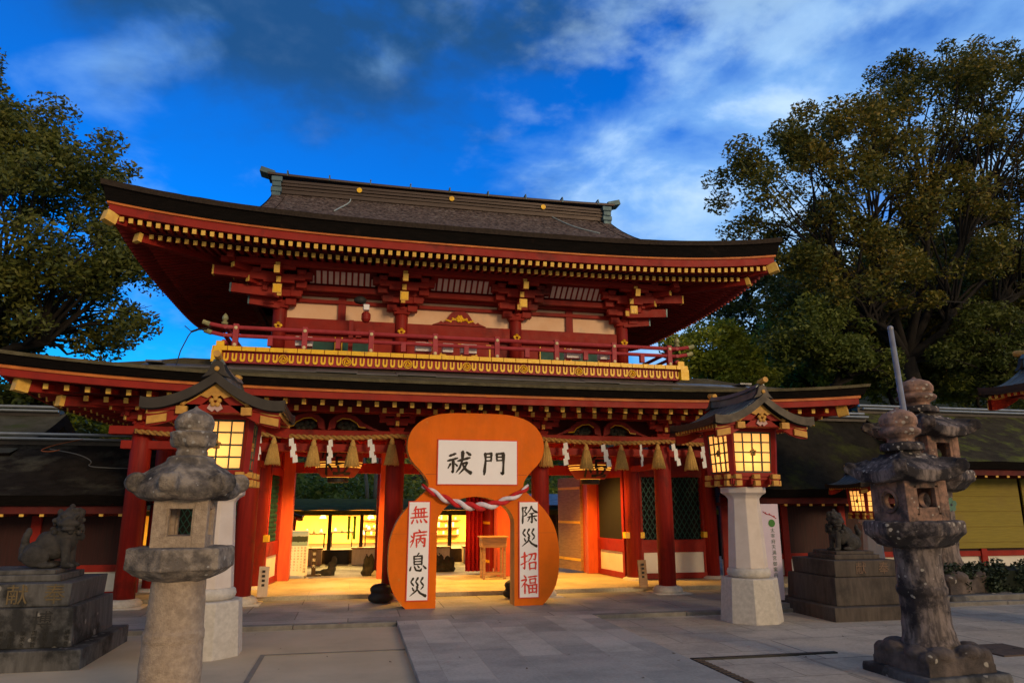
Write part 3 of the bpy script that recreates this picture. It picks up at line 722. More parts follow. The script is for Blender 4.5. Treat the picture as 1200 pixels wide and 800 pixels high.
# balcony
bx0, bx1, by = UX - 4.42, UX + 4.40, 12.75
bal = MB(); bal.m = 0
bal.bx(bx0, bx1, by, 19.0, 4.20, 4.285); bal.m = 1
bal.bx(bx0 + .12, bx1 - .12, by + .06, 18.9, 4.005, 4.198); bal.m = 2
bal.bx(bx0 + .25, bx1 - .25, by + .16, 17.0, 3.5, 4.004)
balcony = bal.build('balcony_deck', [redh, mat('red_frieze', (0.36, 0.02, 0.03), (0.26, 0.012, 0.02), 0.6, 4.0), darkwood], gate)
g = MB(); n = 38
for i in range(n):
    a = bx0 + (bx1 - bx0) * i / n; b = bx0 + (bx1 - bx0) * (i + 1) / n
    g.bx(a + .006, b - .006, by - .022, by - .001, 4.208, 4.284)
for sg, xx in ((-1, bx0), (1, bx1)):
    for k in range(30): g.bx(xx - .022 if sg < 0 else xx + .001, xx - .001 if sg < 0 else xx + .022, by + .2 * k + .006, by + .2 * (k + 1) - .006, 4.208, 4.284)
    g.bx(xx - .025 if sg < 0 else xx - .14, xx + .14 if sg < 0 else xx + .025, by - .026, by + .06, 4.0, 4.205)
    g.box((xx - sg * .09, by + .12, 4.335), (.13, .13, .10))
g.build('gold_edge', gold, balcony)
u = MB()
def ushape(mb, x, z, w, h, y):
    o = [(-w, h), (-w, -h * .35), (-w * .75, -h * .85), (0, -h), (w * .75, -h * .85), (w, -h * .35), (w, h)]
    i_ = [(w * .36, h), (w * .36, -h * .18), (w * .2, -h * .38), (0, -h * .45), (-w * .2, -h * .38), (-w * .36, -h * .18), (-w * .36, h)]
    k = 7
    A = [(x + a, y, z + b) for a, b in o]; B = [(x + a, y, z + b) for a, b in i_[::-1]]
    A2 = [(a, y + .014, c) for a, _, c in A]; B2 = [(a, y + .014, c) for a, _, c in B]
    mb.add(A + B + A2 + B2, [(j, j + 1, k + j + 1, k + j) for j in range(k - 1)] + [(j, j + 1, 2 * k + j + 1, 2 * k + j) for j in range(k - 1)] + [(k + j, k + j + 1, 3 * k + j + 1, 3 * k + j) for j in range(k - 1)])
def crest(mb, x, z, r, y):
    for k in range(3):
        pts = []
        for j in range(9):
            a = k * 2.094 + j * .36; rr = r * (.25 + .55 * j / 8)
            pts.append((x + rr * math.cos(a), y, z + rr * math.sin(a)))
        mb.tube(pts, [r * .22 * (1 - .09 * j) for j in range(9)], 5)
    mb.tube([(x + r * .93 * math.cos(a), y, z + r * .93 * math.sin(a)) for a in np.linspace(0, 6.283, 19)], r * .10, 5)
span = 8.56; ncell = 63
for i in range(ncell):
    x = UX - span / 2 + span * (i + .5) / ncell
    if (i - 7) % 8 == 0: crest(u, x, 4.10, .082, by + .045)
    else: ushape(u, x, 4.10, .044, .074, by + .040)
u.build('gilt_pattern', gold, balcony)
rail = MB()
for z, r, ext in ((4.655, .038, .34), (4.505, .036, .30), (4.375, .048, 0)):
    rail.tube([(bx0 + .12 - ext, by + .14, z + (.06 if ext else 0)), (bx0 + .12, by + .14, z), (bx1 - .12, by + .14, z), (bx1 - .12 + ext, by + .14, z + (.06 if ext else 0))], r, 8)
    for xx in (bx0 + .14, bx1 - .14): rail.tube([(xx, by + .1, z), (xx, 18.8, z)], r, 8)
rail.build('rail', pink, balcony)
fix = MB()
for xx in (bx0 + .12, bx1 - .12):
    for z, e in ((4.71, .36), (4.56, .32)):
        sg = -1 if xx < UX else 1
        fix.tube([(xx + sg * (e - .12), by + .14, z - .02), (xx + sg * e, by + .14, z + .02)], .044, 8)
    fix.lathe([(.05, 0), (.06, .03), (.03, .06), (.055, .10), (.045, .15), (.01, .2)], (xx, by + .14, 4.70), 10)
fix.build('rail_end_cap', mat('greenish_gilt', (0.42, 0.36, 0.16), (0.25, 0.27, 0.15), 0.5, 9.0, metal=.3), balcony)
for i in range(8):
    x = UX - 4.10 + 8.20 * i / 7
    p = MB(); p.box((x, by + .14, 4.50), (.095, .095, .43)); p.build('baluster', pink, balcony, bevel=.008)
    f = MB()
    for z in (4.64, 4.335): f.ell((x, by + .085, z), (.032, .012, .032), 10, 6)
    f.build('stud_cover', mat('pale_gilt', (0.72, 0.56, 0.3), (0.55, 0.42, 0.24), 0.5), balcony)
    if i < 7:
        p = MB(); p.box((x + 4.10 / 7, by + .14, 4.43), (.085, .085, .17)); p.build('short_baluster', pink, balcony)

# lower roof, same construction
LX, LY = 2.05, 15.05
lprof = lambda d: 3.585 + .17 * d + .055 * d * d
lroof = eave('lower', LX, LY, 7.42, 3.55, .26, 3.585, 3.42, 1.95, .29, (.42, 3.235, 3.34), (.85, 3.19, 3.46), (.062, .078), gate,
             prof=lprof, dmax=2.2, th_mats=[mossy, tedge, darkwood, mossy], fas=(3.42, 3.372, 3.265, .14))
m = MB()
for i in range(16):
    a = LX - 5.6 + 11.2 * i / 16
    m.box((a + .35, 12.74, 3.905 + rnd.uniform(-.008, .012)), (.715, .34, .02), rx=R(16))
m.box((LX - 5.4, 14.6, 3.93), (.25, 4.2, .03)); m.box((LX + 5.4, 14.6, 3.93), (.25, 4.2, .03))
m.build('roof_flashing', lead, lroof)
# bare weather wires on the left end of the roof
m = MB(); base = (-3.05, 12.7, 3.85)
m.tube([base, (-3.0, 12.7, 4.15), (-2.9, 12.7, 4.42), (-2.86, 12.72, 4.5)], .010, 5)
m.tube([(-2.86, 12.72, 4.5), (-2.75, 12.72, 4.55), (-2.62, 12.72, 4.56)], .02, 5); m.tube([(-2.86, 12.72, 4.5), (-2.98, 12.72, 4.6)], .008, 5); m.tube([(-2.62, 12.72, 4.56), (-2.55, 12.7, 4.62)], .007, 5)
tag(m.build('wind_gauge', black, loc=base), 'thin black wire mast with forked top at the left end of the lower roof', 'antenna')

# lower storey
gx_ = [LX - 5.6, LX - 3.82, LX - 1.35, LX + 1.35, LX + 3.82, LX + 5.6]
def column(x, y, r=.165, z1=2.86, base=True, name='column', mt=None):
    c = MB(); c.smooth = True; c.lathe([(r, .10), (r, z1 - .3), (r * .93, z1)], (x, y, 0), 18)
    o = c.build(name, mt or red, gate)
    s = MB(); s.smooth = True
    s.lathe([(.27, 0.0), (.285, .05), (.25, .105), (.20, .13)], (x, y, 0), 18); s.bx(x - .34, x + .34, y - .34, y + .34, -.1, .012)
    s.build('base_stone', stone_pale, o)
    g = MB(); g.m = 0
    for k in range(3): g.box((x + (k - 1) * .001, y - r - .004, 2.42 + k * .0), (.14 - .03 * k, .012, .02))
    return o
for x in gx_: column(x, 13.12)
for x in (gx_[0], gx_[1], gx_[4], gx_[5]): column(x, 14.75)
for x in (gx_[0], gx_[1], gx_[2], gx_[3], gx_[4], gx_[5]): column(x, 17.6, z1=3.2)
# door jambs of the passages
jamb = [(-1.42, 16.2), (.72, 16.2), (3.32, 16.2), (5.50, 16.4)]
for x, y in jamb:
    j = MB(); j.bx(x - .17, x + .17, y - .2, y + .2, .076, 2.75); j.build('door_jamb', orange, gate, bevel=.012)
m = MB()
m.bx(-1.6, 5.7, 16.08, 16.32, 2.28, 2.5); m.bx(-1.6, 5.7, 16.05, 16.12, 2.62, 3.2)
m.bx(gx_[0] - .3, gx_[5] + .3, 13.02, 13.22, 2.52, 2.66)
m.bx(gx_[0] - .5, gx_[5] + .5, 13.0, 13.24, 2.76, 2.90)
m.bx(gx_[0] - .7, gx_[5] + .7, 13.03, 13.21, 3.22, 3.36)
m.bx(gx_[0] - .7, gx_[5] + .7, 12.55, 12.67, 3.18, 3.275)
for x in gx_: m.bx(x - .09, x + .09, 13.23, 17.6, 2.78, 2.92); m.bx(x - .07, x + .07, 13.25, 16.1, 2.3, 2.42) if x in (gx_[1], gx_[4]) else None
for x in (gx_[0], gx_[5]): m.bx(x - .09, x + .09, 12.5, 18, 3.22, 3.36)
m.build('tie_beam', redh, gate, bevel=.008)
m = MB(); m.bx(gx_[0] - .4, gx_[5] + .4, 13.3, 17.8, 3.24, 3.3); m.build('passage_ceiling', redh, gate)
m = MB(); m.bx(gx_[0] - .3, gx_[5] + .3, 13.3, 13.34, 2.90, 3.23); m.build('frieze_board', soff, gate)
for x in gx_:
    bracket(x, 13.12, 2.86, 2, [(0, -1)] + ([(-1, 0), (-1, -1)] if x == gx_[0] else []) + ([(1, 0), (1, -1)] if x == gx_[5] else []), .75, gate)
# carved frog-leg struts between the columns
for i in range(5):
    mid = (gx_[i] + gx_[i + 1]) / 2
    if i in (1, 2, 3):
        for sg in (-1, 1):
            k = MB()
            h_ = [(.02, .0), (.05, .17), (.16, .26), (.34, .30), (.52, .26), (.66, .15), (.86, .05), (1.0, .0), (.92, -.005), (.72, .05), (.60, .06), (.55, .13), (.42, .20), (.28, .21), (.18, .15), (.15, .03)]
            k.prism([(mid + sg * a * .95, 2.905 + b) for a, b in h_], 13.06, 13.16); k.build('carved_strut', red, gate)
            gl = MB(); gl.tube([(mid + sg * a * .95, 13.055, 2.905 + b) for a, b in h_[9:15]], .009, 5); gl.build('gilt_line', gold, gate)
            cv = MB()
            for q in range(12):
                cv.ell((mid + sg * (.22 + .03 * q), 13.2 + .02 * math.sin(q * 3), 2.99 + .05 * math.sin(q * 1.9)), (.05, .03, .045), 7, 5)
            cv.build('relief_carving', mat('dark_carving', (0.07, 0.05, 0.03), (0.03, 0.035, 0.03), 0.7, 12), gate)
# side bays: dado, lattice windows
def panel(p, q, z=(.08, .20, .62, .78, 2.2, 2.34), lat=True):
    """wall between two floor points: sill, white dado, rail, diamond lattice, head"""
    p = Vector((*p, 0)); q = Vector((*q, 0)); d = (q - p); L = d.length; d.normalize(); nrm = Vector((d.y, -d.x, 0))
    ang = math.atan2(d.y, d.x); mid = (p + q) / 2
    f = MB()
    for z0, z1, th in ((z[0], z[1], .14), (z[2], z[3] + .1, .13), (z[4], z[5], .13), (z[5], 2.8, .06)): f.box((mid.x, mid.y, (z0 + z1) / 2), (L, th, z1 - z0), rz=ang)
    for e in (.05, L - .05):
        c = p + d * e; f.box((c.x, c.y, 1.4), (.10, .12, 2.6), rz=ang)
    f.build('wall_frame', redh, gate, bevel=.006)
    w = MB(); w.box((mid.x, mid.y, (z[1] + z[2]) / 2), (L - .2, .07, z[2] - z[1]), rz=ang); w.build('white_dado', white, gate)
    k = MB(); k.m = 0
    z0, z1 = z[3] + .1, z[4]; H = z1 - z0; W_ = L - .2; st = .115
    def seg(a, b):
        A = p + d * (.1 + a[0]); B = p + d * (.1 + b[0]); k.beam((A.x, A.y, z0 + a[1]), (B.x, B.y, z0 + b[1]), .012, .014)
    c = -H * .6
    while c < W_ + H * .6:
        for sg in (1, -1):
            # line x = c + sg*.6*(y) clipped
            pts = []
            y0, y1 = 0.0, H
            x_at = lambda y: c + sg * .6 * y if sg > 0 else c + .6 * H - .6 * y
            ylo, yhi = 0.0, H
            xa, xb = x_at(0), x_at(H)
            def clip(t0, t1):
                lo, hi = 0.0, 1.0; dx = xb - xa
                for bound, s_ in ((0, 1), (W_, -1)):
                    fa = s_ * (xa - bound); fb = s_ * (xb - bound)
                    if fa < 0 and fb < 0: return None
                    if fa < 0: lo = max(lo, fa / (fa - fb))
                    elif fb < 0: hi = min(hi, fa / (fa - fb))
                return (lo, hi) if hi > lo + .01 else None
            r_ = clip(0, 1)
            if r_: seg((xa + (xb - xa) * r_[0], H * r_[0]), (xa + (xb - xa) * r_[1], H * r_[1]))
        c += st
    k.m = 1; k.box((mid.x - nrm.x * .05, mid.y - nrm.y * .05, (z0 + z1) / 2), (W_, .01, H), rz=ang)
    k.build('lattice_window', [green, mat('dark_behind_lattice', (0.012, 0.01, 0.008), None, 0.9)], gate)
panel((gx_[4] + .1, 14.75), (gx_[5] - .1, 14.75))
panel((gx_[0] + .1, 14.75), (gx_[1] - .1, 14.75))
panel((gx_[4] - .10, 14.9), (5.62, 16.2))
panel((gx_[1] + .10, 14.9), (-1.54, 16.0))
m = MB()
for x in (gx_[1] + .172, gx_[4] - .172, gx_[4] + .16, gx_[5] - .16, gx_[0] + .16): m.box((x, 14.72, 0.98), (.10, .16, .12))
m.build('gilt_fitting', gold, gate)
# opened door leaves and the red screen in the middle bay
for x0, y0, x1, y1, mt in ((5.30, 16.55, 5.05, 17.6, wood), (3.12, 16.5, 3.0, 17.7, red), (.9, 16.5, 1.02, 17.6, red)):
    d = MB(); a = math.atan2(y1 - y0, x1 - x0); d.m = 0
    d.box(((x0 + x1) / 2, (y0 + y1) / 2, 1.18), (math.hypot(x1 - x0, y1 - y0), .07, 2.15), rz=a); d.m = 1
    for z in (.35, 1.2, 2.0): d.box(((x0 + x1) / 2, (y0 + y1) / 2, z), (math.hypot(x1 - x0, y1 - y0) * .96, .085, .06), rz=a)
    d.build('door_leaf', [mt, gold], gate)
d = MB(); vs = []; n = 30
for i in range(n + 1):
    x = 2.62 + .62 * i / n; vs += [(x, 17.1 + .05 * math.sin(i * 1.3), .1), (x, 17.1 + .05 * math.sin(i * 1.3), 2.3)]
d.smooth = True; d.add(vs, [(2 * i, 2 * i + 2, 2 * i + 3, 2 * i + 1) for i in range(n)])
cu = d.build('red_curtain', mat('red_curtain_cloth', (0.62, 0.012, 0.02), (0.45, 0.008, 0.014), 0.8, 5.0), loc=(2.9, 17.1, .1), recalc=False)
tag(cu, 'bright red curtain hanging in the middle passage behind the wooden desk', 'curtain')
sdf = cu.modifiers.new('s', 'SOLIDIFY'); sdf.thickness = .01

# ------------------------------------------------------------------ gourd arch
GY = 11.95
gourd = thing('gourd_arch', (2.0, GY, 0), 'big orange gourd shaped arch with white lettered boards standing before the gate', 'arch')
def smooth_poly(pts, it=2):
    for _ in range(it):
        o = [pts[0]]
        for a, b in zip(pts, pts[1:]):
            o += [(a[0] * .75 + b[0] * .25, a[1] * .75 + b[1] * .25), (a[0] * .25 + b[0] * .75, a[1] * .25 + b[1] * .75)]
        pts = o + [pts[-1]]
    return pts
GC = 2.0
# half outline (offset from the axis, height), top to foot
gh = smooth_poly([(0, 3.13), (.58, 3.125), (.93, 3.02), (1.13, 2.81), (1.185, 2.56), (1.12, 2.33), (.90, 2.12), (.80, 1.97), (.81, 1.86), (.94, 1.74), (1.16, 1.55), (1.33, 1.30), (1.41, 1.02), (1.42, .72), (1.40, .45), (1.32, .22), (1.18, .05), (1.12, 0.0)])
arch_in = [(.645, 0.0), (.645, .4), (.645, 1.30)] + [(.645 * math.cos(a), 1.30 + .44 * math.sin(a)) for a in np.linspace(.15, math.pi / 2, 9)]
half = gh + arch_in                       # from top centre round the foot and back up to the arch crown
m = MB()
for sg in (1, -1):
    P = [(GC + sg * a, b) for a, b in half]
    n = len(P); y0, y1 = GY, GY + .34
    fr = [(x, y0, z) for x, z in P]; bk = [(x, y1, z) for x, z in P]
    m.m = 0; m.add(fr, [tuple(range(n))]); m.add(bk, [tuple(range(n))])
    m.m = 1
    m.add(fr + bk, [(i, i + 1, n + i + 1, n + i) for i in range(n - 1)])
m.build('arch_body', [gourd_m, gourd_e], gourd)
m = MB()
m.bx(GC - .86, GC + .86, GY - .003, GY, 2.096, 2.104); m.bx(GC - 1.37, GC - .66, GY - .002, GY, 1.148, 1.152); m.bx(GC + .66, GC + 1.37, GY - .002, GY, 1.148, 1.152)
m.build('board_seam', mat('seam', (0.40, 0.085, 0.008), None, 0.7), gourd)
# brush strokes: (points on a 100 x 100 field, y down; optional third value is the half width)
def S(*p): return p
KANJI = {
 '門': [S((13,10,5.5),(15,40,4.5),(9,95,5.5)), S((10,13,4),(40,10,5)), S((39,9,6),(38,42,3.5)), S((15,26,3),(38,24,3.4)), S((14,41,3.2),(38,39,3.4)),
        S((61,11,5.5),(62,40,3.5)), S((61,12,4),(90,9,5.5)), S((89,8,6.5),(90,50,4.8),(88,93,6),(76,86,1.5)), S((62,25,3),(88,23,3.4)), S((62,39,3),(88,37,3.2))],
 '祓': [S((10,22,5),(34,13,5)), S((3,42,4.5),(42,31,4.5)), S((25,38,5.5),(25,88,5.5),(17,82,1.5)), S((14,54,5),(3,74,2)), S((32,52,2),(41,62,5)),
        S((45,42,4.5),(92,29,5.5)), S((64,4,6.5),(62,40,5),(52,70,4.5),(36,90,1.2)), S((60,54,3.5),(84,47,4.5),(72,70,4.5),(48,96,1.2)), S((60,50,2),(76,76,6),(98,90,7.5),(104,88,1)), S((80,6,4),(94,17,7))],
 '無': [S((32,2,6),(16,28,1.5)), S((26,17,4),(86,12,5)), S((8,40,4),(92,34,5)), S((2,64,4.5),(98,57,5.5)), S((27,18,4.5),(29,60,4)), S((44,16,4.5),(45,59,4)), S((61,15,4.5),(60,58,4)), S((77,13,4.5),(76,58,4)),
        S((18,74,4),(8,95,5.5)), S((36,74,3),(41,90,5.5)), S((56,72,3),(63,88,5.5)), S((76,69,3),(92,88,7))],
 '病': [S((50,0,4),(58,11,6)), S((22,18,4.5),(94,11,5.5)), S((24,18,5),(22,58,4.5),(4,98,1.5)), S((6,32,2.5),(16,42,5.5)), S((2,68,2.5),(20,54,5)),
        S((32,33,4),(92,28,5)), S((38,50,5),(39,95,4.5)), S((38,51,3.5),(86,46,5)), S((85,46,5),(84,92,5.5),(74,84,1.5)), S((62,31,5),(58,56,4),(46,76,1.5)), S((60,54,2),(75,72,5))],
 '息': [S((54,-2,5.5),(42,13,1.5)), S((27,14,5),(29,60,4.5)), S((27,15,4),(73,12,5)), S((72,12,5.5),(71,60,4.8)), S((29,29,3.4),(70,27,3.6)), S((29,43,3.4),(70,42,3.6)), S((29,58,3.8),(70,56,3.8)),
        S((12,70,3),(6,90,6)), S((30,68,3),(40,90,5.5),(66,92,6),(72,78,1.5)), S((48,64,3),(57,75,5.5)), S((79,64,3),(94,80,6.5))],
 '災': [S((27,2,5.5),(13,22,4),(29,42,4.5)), S((53,0,5.5),(40,21,4),(55,41,4.5)), S((80,-1,5.5),(67,20,4),(84,41,4.5)),
        S((22,52,3),(30,68,6)), S((82,48,5.5),(68,64,1.5)), S((50,44,6),(48,66,5),(8,98,1.5)), S((50,62,2.5),(66,82,6),(96,97,8),(103,93,1))],
 '除': [S((13,6,5),(15,50,4.5),(12,98,5)), S((13,10,3.5),(38,6,5)), S((37,6,5),(25,30,3)), S((25,30,3),(39,46,5),(20,58,2)), S((67,0,5.5),(58,20,4.5),(40,42,1.5)), S((67,6,2.5),(80,24,5.5),(100,36,6.5)),
        S((55,43,3.5),(82,39,4)), S((44,62,4),(98,55,5)), S((69,42,5),(70,94,5.5),(60,86,1.5)), S((54,68,5),(42,88,1.5)), S((82,66,2.5),(95,82,6))],
 '招': [S((4,28,4),(42,20,5)), S((24,2,5.5),(25,94,5.5),(13,84,1.5)), S((2,70,4.5),(42,50,2)), S((48,14,4),(92,7,5)), S((91,7,5.5),(87,44,5),(74,37,1.5)), S((68,12,5),(62,34,4),(44,54,1.5)),
        S((52,60,5),(55,98,4.5)), S((52,61,3.6),(92,56,5)), S((91,56,5.5),(88,96,4.5)), S((55,92,3.8),(89,90,3.8))],
 '福': [S((20,0,3.5),(31,13,6)), S((4,28,4),(38,20,5),(4,66,1.5)), S((25,42,5),(25,98,5.5)), S((30,44,2),(42,56,5.5)), S((46,9,4),(96,4,5)), S((54,20,4.5),(56,44,4)), S((54,21,3.4),(90,17,4.5)), S((89,17,5),(86,43,4)), S((56,42,3.4),(87,40,3.4)),
        S((47,54,5),(50,98,4.5)), S((47,55,3.6),(96,50,5)), S((95,50,5.5),(93,97,4.5)), S((50,73,3.4),(93,71,3.4)), S((50,93,3.8),(93,91,3.8)), S((70,53,4),(70,92,4))],
}
def brush(mb, ch, cx, cz, size, y):
    for si, st in enumerate(KANJI[ch]):
        # resample with a soft curve
        pts = [Vector(p) for p in st]
        if len(pts) > 2:
            q = [pts[0]]
            for a, b, c in zip(pts, pts[1:], pts[2:]):
                q += [a.lerp(b, .5) if a is pts[0] else q[-1].lerp(b, .5), b.lerp(a, .12), b.lerp(c, .12)]
            q.append(pts[-1]); pts = q
        dense = []
        for a, b in zip(pts, pts[1:]):
            for k in range(5): dense.append(a.lerp(b, k / 5))
        dense.append(pts[-1])
        n = len(dense); L = []; Rr = []
        for i, p in enumerate(dense):
            d = Vector((dense[min(i + 1, n - 1)].x - dense[max(i - 1, 0)].x, dense[min(i + 1, n - 1)].y - dense[max(i - 1, 0)].y))
            if d.length < 1e-6: d = Vector((1, 0))
            d.normalize(); nn = Vector((-d.y, d.x)); t = i / (n - 1)
            w = p.z * (1.0 + .18 * math.cos(2 * math.pi * t)) * 1.06
            if i == 0: w *= .55
            if i == n - 1: w *= .5
            # slanted brush entry
            sk = d * (w * .45)
            L.append((p.x + nn.x * w - sk.x * .6, p.y + nn.y * w - sk.y * .6)); Rr.append((p.x - nn.x * w + sk.x * .3, p.y - nn.y * w + sk.y * .3))
        yy = y - .0006 * si
        T = lambda a: (cx + (a[0] - 50) / 100 * size, yy, cz - (a[1] - 48) / 100 * size)
        mb.add([T(a) for a in L] + [T(a) for a in Rr], [(i, i + 1, n + i + 1, n + i) for i in range(n - 1)])
        for e, pt in ((0, dense[0]), (n - 1, dense[-1])):
            w = pt.z * .9
            if w > 2.2:
                yy -= .0003
                mb.add([T((pt.x + w * math.cos(a) * .95, pt.y + w * math.sin(a) * .8)) for a in np.linspace(0, 2 * math.pi, 10, endpoint=False)], [tuple(range(10))])
def sign(x0, x1, z0, z1, chars, vertical):
    b = MB(); b.m = 0
    b.bx(x0, x1, GY - .022, GY - .001, z0, z1); b.m = 1
    b.bx(x0 + .016, x1 - .016, GY - .028, GY - .0221, z0 + .016, z1 - .016)
    o = b.build('sign_board', [mat('red_board_edge', (0.75, 0.06, 0.03), None, 0.6), whiteb], gourd)
    t = MB(); t2 = MB(); n = len(chars)
    for i, (ch, col) in enumerate(chars):
        if vertical: x, z, s = (x0 + x1) / 2, z1 - (z1 - z0) * (.022 + (i + .5) * .955 / n), .285
        else: x, z, s = x0 + (x1 - x0) * ((i + .5) / n * .86 + .055), (z0 + z1) / 2 - .005, .41
        brush(t if col == 'k' else t2, ch, x, z, s, GY - .0295)
    t.build('black_lettering', ink, o, recalc=False)
    if t2.v: t2.build('red_lettering', redink, o, recalc=False)
sign(1.325, 2.70, 1.925, 2.68, [('祓', 'k'), ('門', 'k')], False)
sign(.875, 1.235, .115, 1.665, [('無', 'r'), ('病', 'r'), ('息', 'k'), ('災', 'k')], True)
sign(2.715, 3.06, .115, 1.665, [('除', 'k'), ('災', 'k'), ('招', 'r'), ('福', 'r')], True)
# twisted festive rope slung over the waist
def twist(pts, rad, turns, mb, nstr=2, phase=0.0, sr=.56, mats_=(0, 1), n=7):
    pts = [Vector(p) for p in pts]; nP = len(pts)
    for k in range(nstr):
        path = []; rr = []
        for i, p in enumerate(pts):
            d = (pts[min(i + 1, nP - 1)] - pts[max(i - 1, 0)]).normalized()
            a = d.cross(Vector((0, 1, 0))).normalized(); b = d.cross(a)
            t = i / (nP - 1); ang = phase + 2 * math.pi * (turns * t + k / nstr); r = rad(t)
            path.append(p + (a * math.cos(ang) + b * math.sin(ang)) * r * .52); rr.append(r * sr)
        mb.m = mats_[k % len(mats_)]; mb.tube(path, rr, n)
rope = thing('twisted_rope', (2.0, GY - .1, 1.6), 'red and white twisted rope sagging across the waist of the orange gourd', 'rope')
m = MB(); m.smooth = True
pts = []
for i in range(90):
    t = i / 89; u = 2 * t - 1
    pts.append((2.0 + .90 * u, GY - .10 + (.0 if abs(u) < .88 else (abs(u) - .88) * 1.4), 1.575 + .34 * abs(u) ** 1.9))
twist(pts, lambda t: .034 + .038 * (1 - abs(2 * t - 1)) ** .6, 4.5, m, 2, .6, .62)
m.build('rope_body', [rope_r, rope_w], rope)
# dark weights behind its feet
for x, y, lb in ((.52, 12.75, 'black sandbag on the ground behind the left foot of the gourd'), (2.86, 12.9, 'black sandbags seen through the arch behind its right leg')):
    m = MB(); m.smooth = True
    for k in range(2): m.ell((0, 0, .09 + .13 * k), (.22 - .03 * k, .14, .10), 14, 8)
    o = m.build('sandbag', black); o.location = (x, y, .0 if y < 13.4 else .08); remesh(o, .02, .008, 9); tag(o, lb, 'sandbag', 'sandbags holding the gourd arch')

# ------------------------------------------------------------------ straw rope with tassels and paper streamers
sh = thing('straw_rope', (CX, 12.86, 2.7), 'sacred straw rope with tassels and white zigzag papers strung across the gate front', 'rope')
RY = 12.84
anch = [-3.6] + [gx_[1], gx_[2], gx_[3], gx_[4], gx_[5]]
def ropez(x):
    for a, b in zip(anch, anch[1:]):
        if a <= x <= b:
            t = (x - a) / (b - a); return 2.80 - .05 * 4 * t * (1 - t)
    return 2.8
m = MB(); m.smooth = True
twist([(x, RY, ropez(x)) for x in np.linspace(-3.6, 7.6, 420)], lambda t: .042, 56, m, 2, 0, .60, (0,), 6)
m.build('rope_body', strawrope, sh)
def pxX(px, z=2.8):     # where a sight line through this photo column meets the rope's plane
    t_ = (px - 600) / 830.0
    f_ = Vector((math.sin(R(12.3)), math.cos(R(12.3)), 0)); r_ = Vector((math.cos(R(12.3)), -math.sin(R(12.3)), 0))
    d_ = f_ * 1.0 + r_ * t_ / math.cos(R(13)) * .965
    return d_.x / d_.y * RY
for i, px in enumerate((277, 320, 367, 413, 459, 640, 687, 728, 771, 809)):
    x = pxX(px); z = ropez(x) - .03
    t = MB(); t.smooth = True
    t.lathe([(.022, 0), (.03, -.03), (.045, -.07), (.05, -.09), (.042, -.105), (.06, -.15), (.10, -.33), (.125, -.46), (.11, -.465)], (x, RY, z), 14)
    for k in range(26):
        a = k * 6.283 / 26 + rnd.uniform(-.1, .1); l = rnd.uniform(.45, .49)
        t.tube([(x + .05 * math.cos(a), RY + .05 * math.sin(a), z - .12), (x + .085 * math.cos(a), RY + .085 * math.sin(a), z - .28), (x + .128 * math.cos(a + .05), RY + .128 * math.sin(a + .05), z - l)], [.009, .012, .008], 4)
    t.build('tassel', straw, sh)
for i, px in enumerate((303, 341, 387, 433, 662, 706, 750, 788, 823)):
    x = pxX(px); z = ropez(x) - .03
    s = MB(); ang = rnd.uniform(-.7, .7); ca, sa = math.cos(ang), math.sin(ang)
    cx_ = 0.0
    for k in range(4):
        w, h = .085, .125
        o_ = [(-.045, 0), (.03, .02), (.05, -h + .02), (-.035, -h)]
        V = [(x + (a + cx_) * ca, RY - .06 + (a + cx_) * sa - .015 * k + (.012 if k % 2 else 0), z - .02 - k * .095 + b) for a, b in o_]
        s.add(V + [(p[0], p[1] + .003, p[2]) for p in V], [(0, 1, 2, 3), (7, 6, 5, 4), (0, 4, 5, 1), (1, 5, 6, 2), (2, 6, 7, 3), (3, 7, 4, 0)])
        cx_ += .034 * (1 if k % 2 == 0 else -.6) * (1 if i % 2 else -1) + .012
    s.build('paper_streamer', paper, sh)

# ------------------------------------------------------------------ big paper lanterns hanging in the side passages
def big_lantern(x, y, lb):
    L = thing('paper_lantern', (x, y, 2.10), lb, 'lantern', 'big paper lanterns hanging in the gate')
    b = MB(); b.smooth = True
    prof = []
    for k in range(33):
        t = k / 32; zz = 2.12 + .72 * t; r = .16 + .30 * math.sin(math.pi * (.12 + .76 * t)) ** .8
        prof.append((r + (.006 if k % 2 else 0), zz))
    b.lathe(prof, (x, y, 0), 28)
    b.m = 0; body = b.build('lantern_body', [chochin], L)
    u = MB(); u.smooth = True
    u.lathe([(.20, 2.115), (.315, 2.185), (.372, 2.235), (.40, 2.27), (.43, 2.33), (.448, 2.40), (.452, 2.46)], (x, y, 0), 28, sx=1.012, sy=1.012); u.build('glowing_base', chochin_y, L)
    r = MB(); r.lathe([(.17, 2.02), (.19, 2.03), (.19, 2.13), (.17, 2.13)], (x, y, 0), 20); r.lathe([(.15, 2.82), (.17, 2.83), (.17, 2.92), (.15, 2.92)], (x, y, 0), 20); r.build('black_ring', black, L)
    c = MB(); c.tube([(x, y, 2.9), (x, y, 3.3)], .012, 6); c.build('hanging_cord', black, L)
    g = MB(); tmp = MB(); glyph(tmp, '燈', (0, 0, 0), .70)
    # wrap the character on the round body
    def rad(z):
        t = min(1, max(0, (z - 2.12) / .72)); return .16 + .30 * math.sin(math.pi * (.12 + .76 * t)) ** .8 + .018
    for f in tmp.f:
        vs = []
        for i in f:
            p = tmp.v[i]; z = 2.40 + p[2]; a = p[0] / .46 * .98; rr = rad(z)
            vs.append((x + rr * math.sin(a), y - rr * math.cos(a), z))
        g.add(vs, [tuple(range(len(vs)))])
    o = g.build('black_character', ink, L)
    sdf = o.modifiers.new('s', 'SOLIDIFY'); sdf.thickness = .012
big_lantern(-.32, 14.2, 'red paper lantern with black character and glowing base in the left passage')
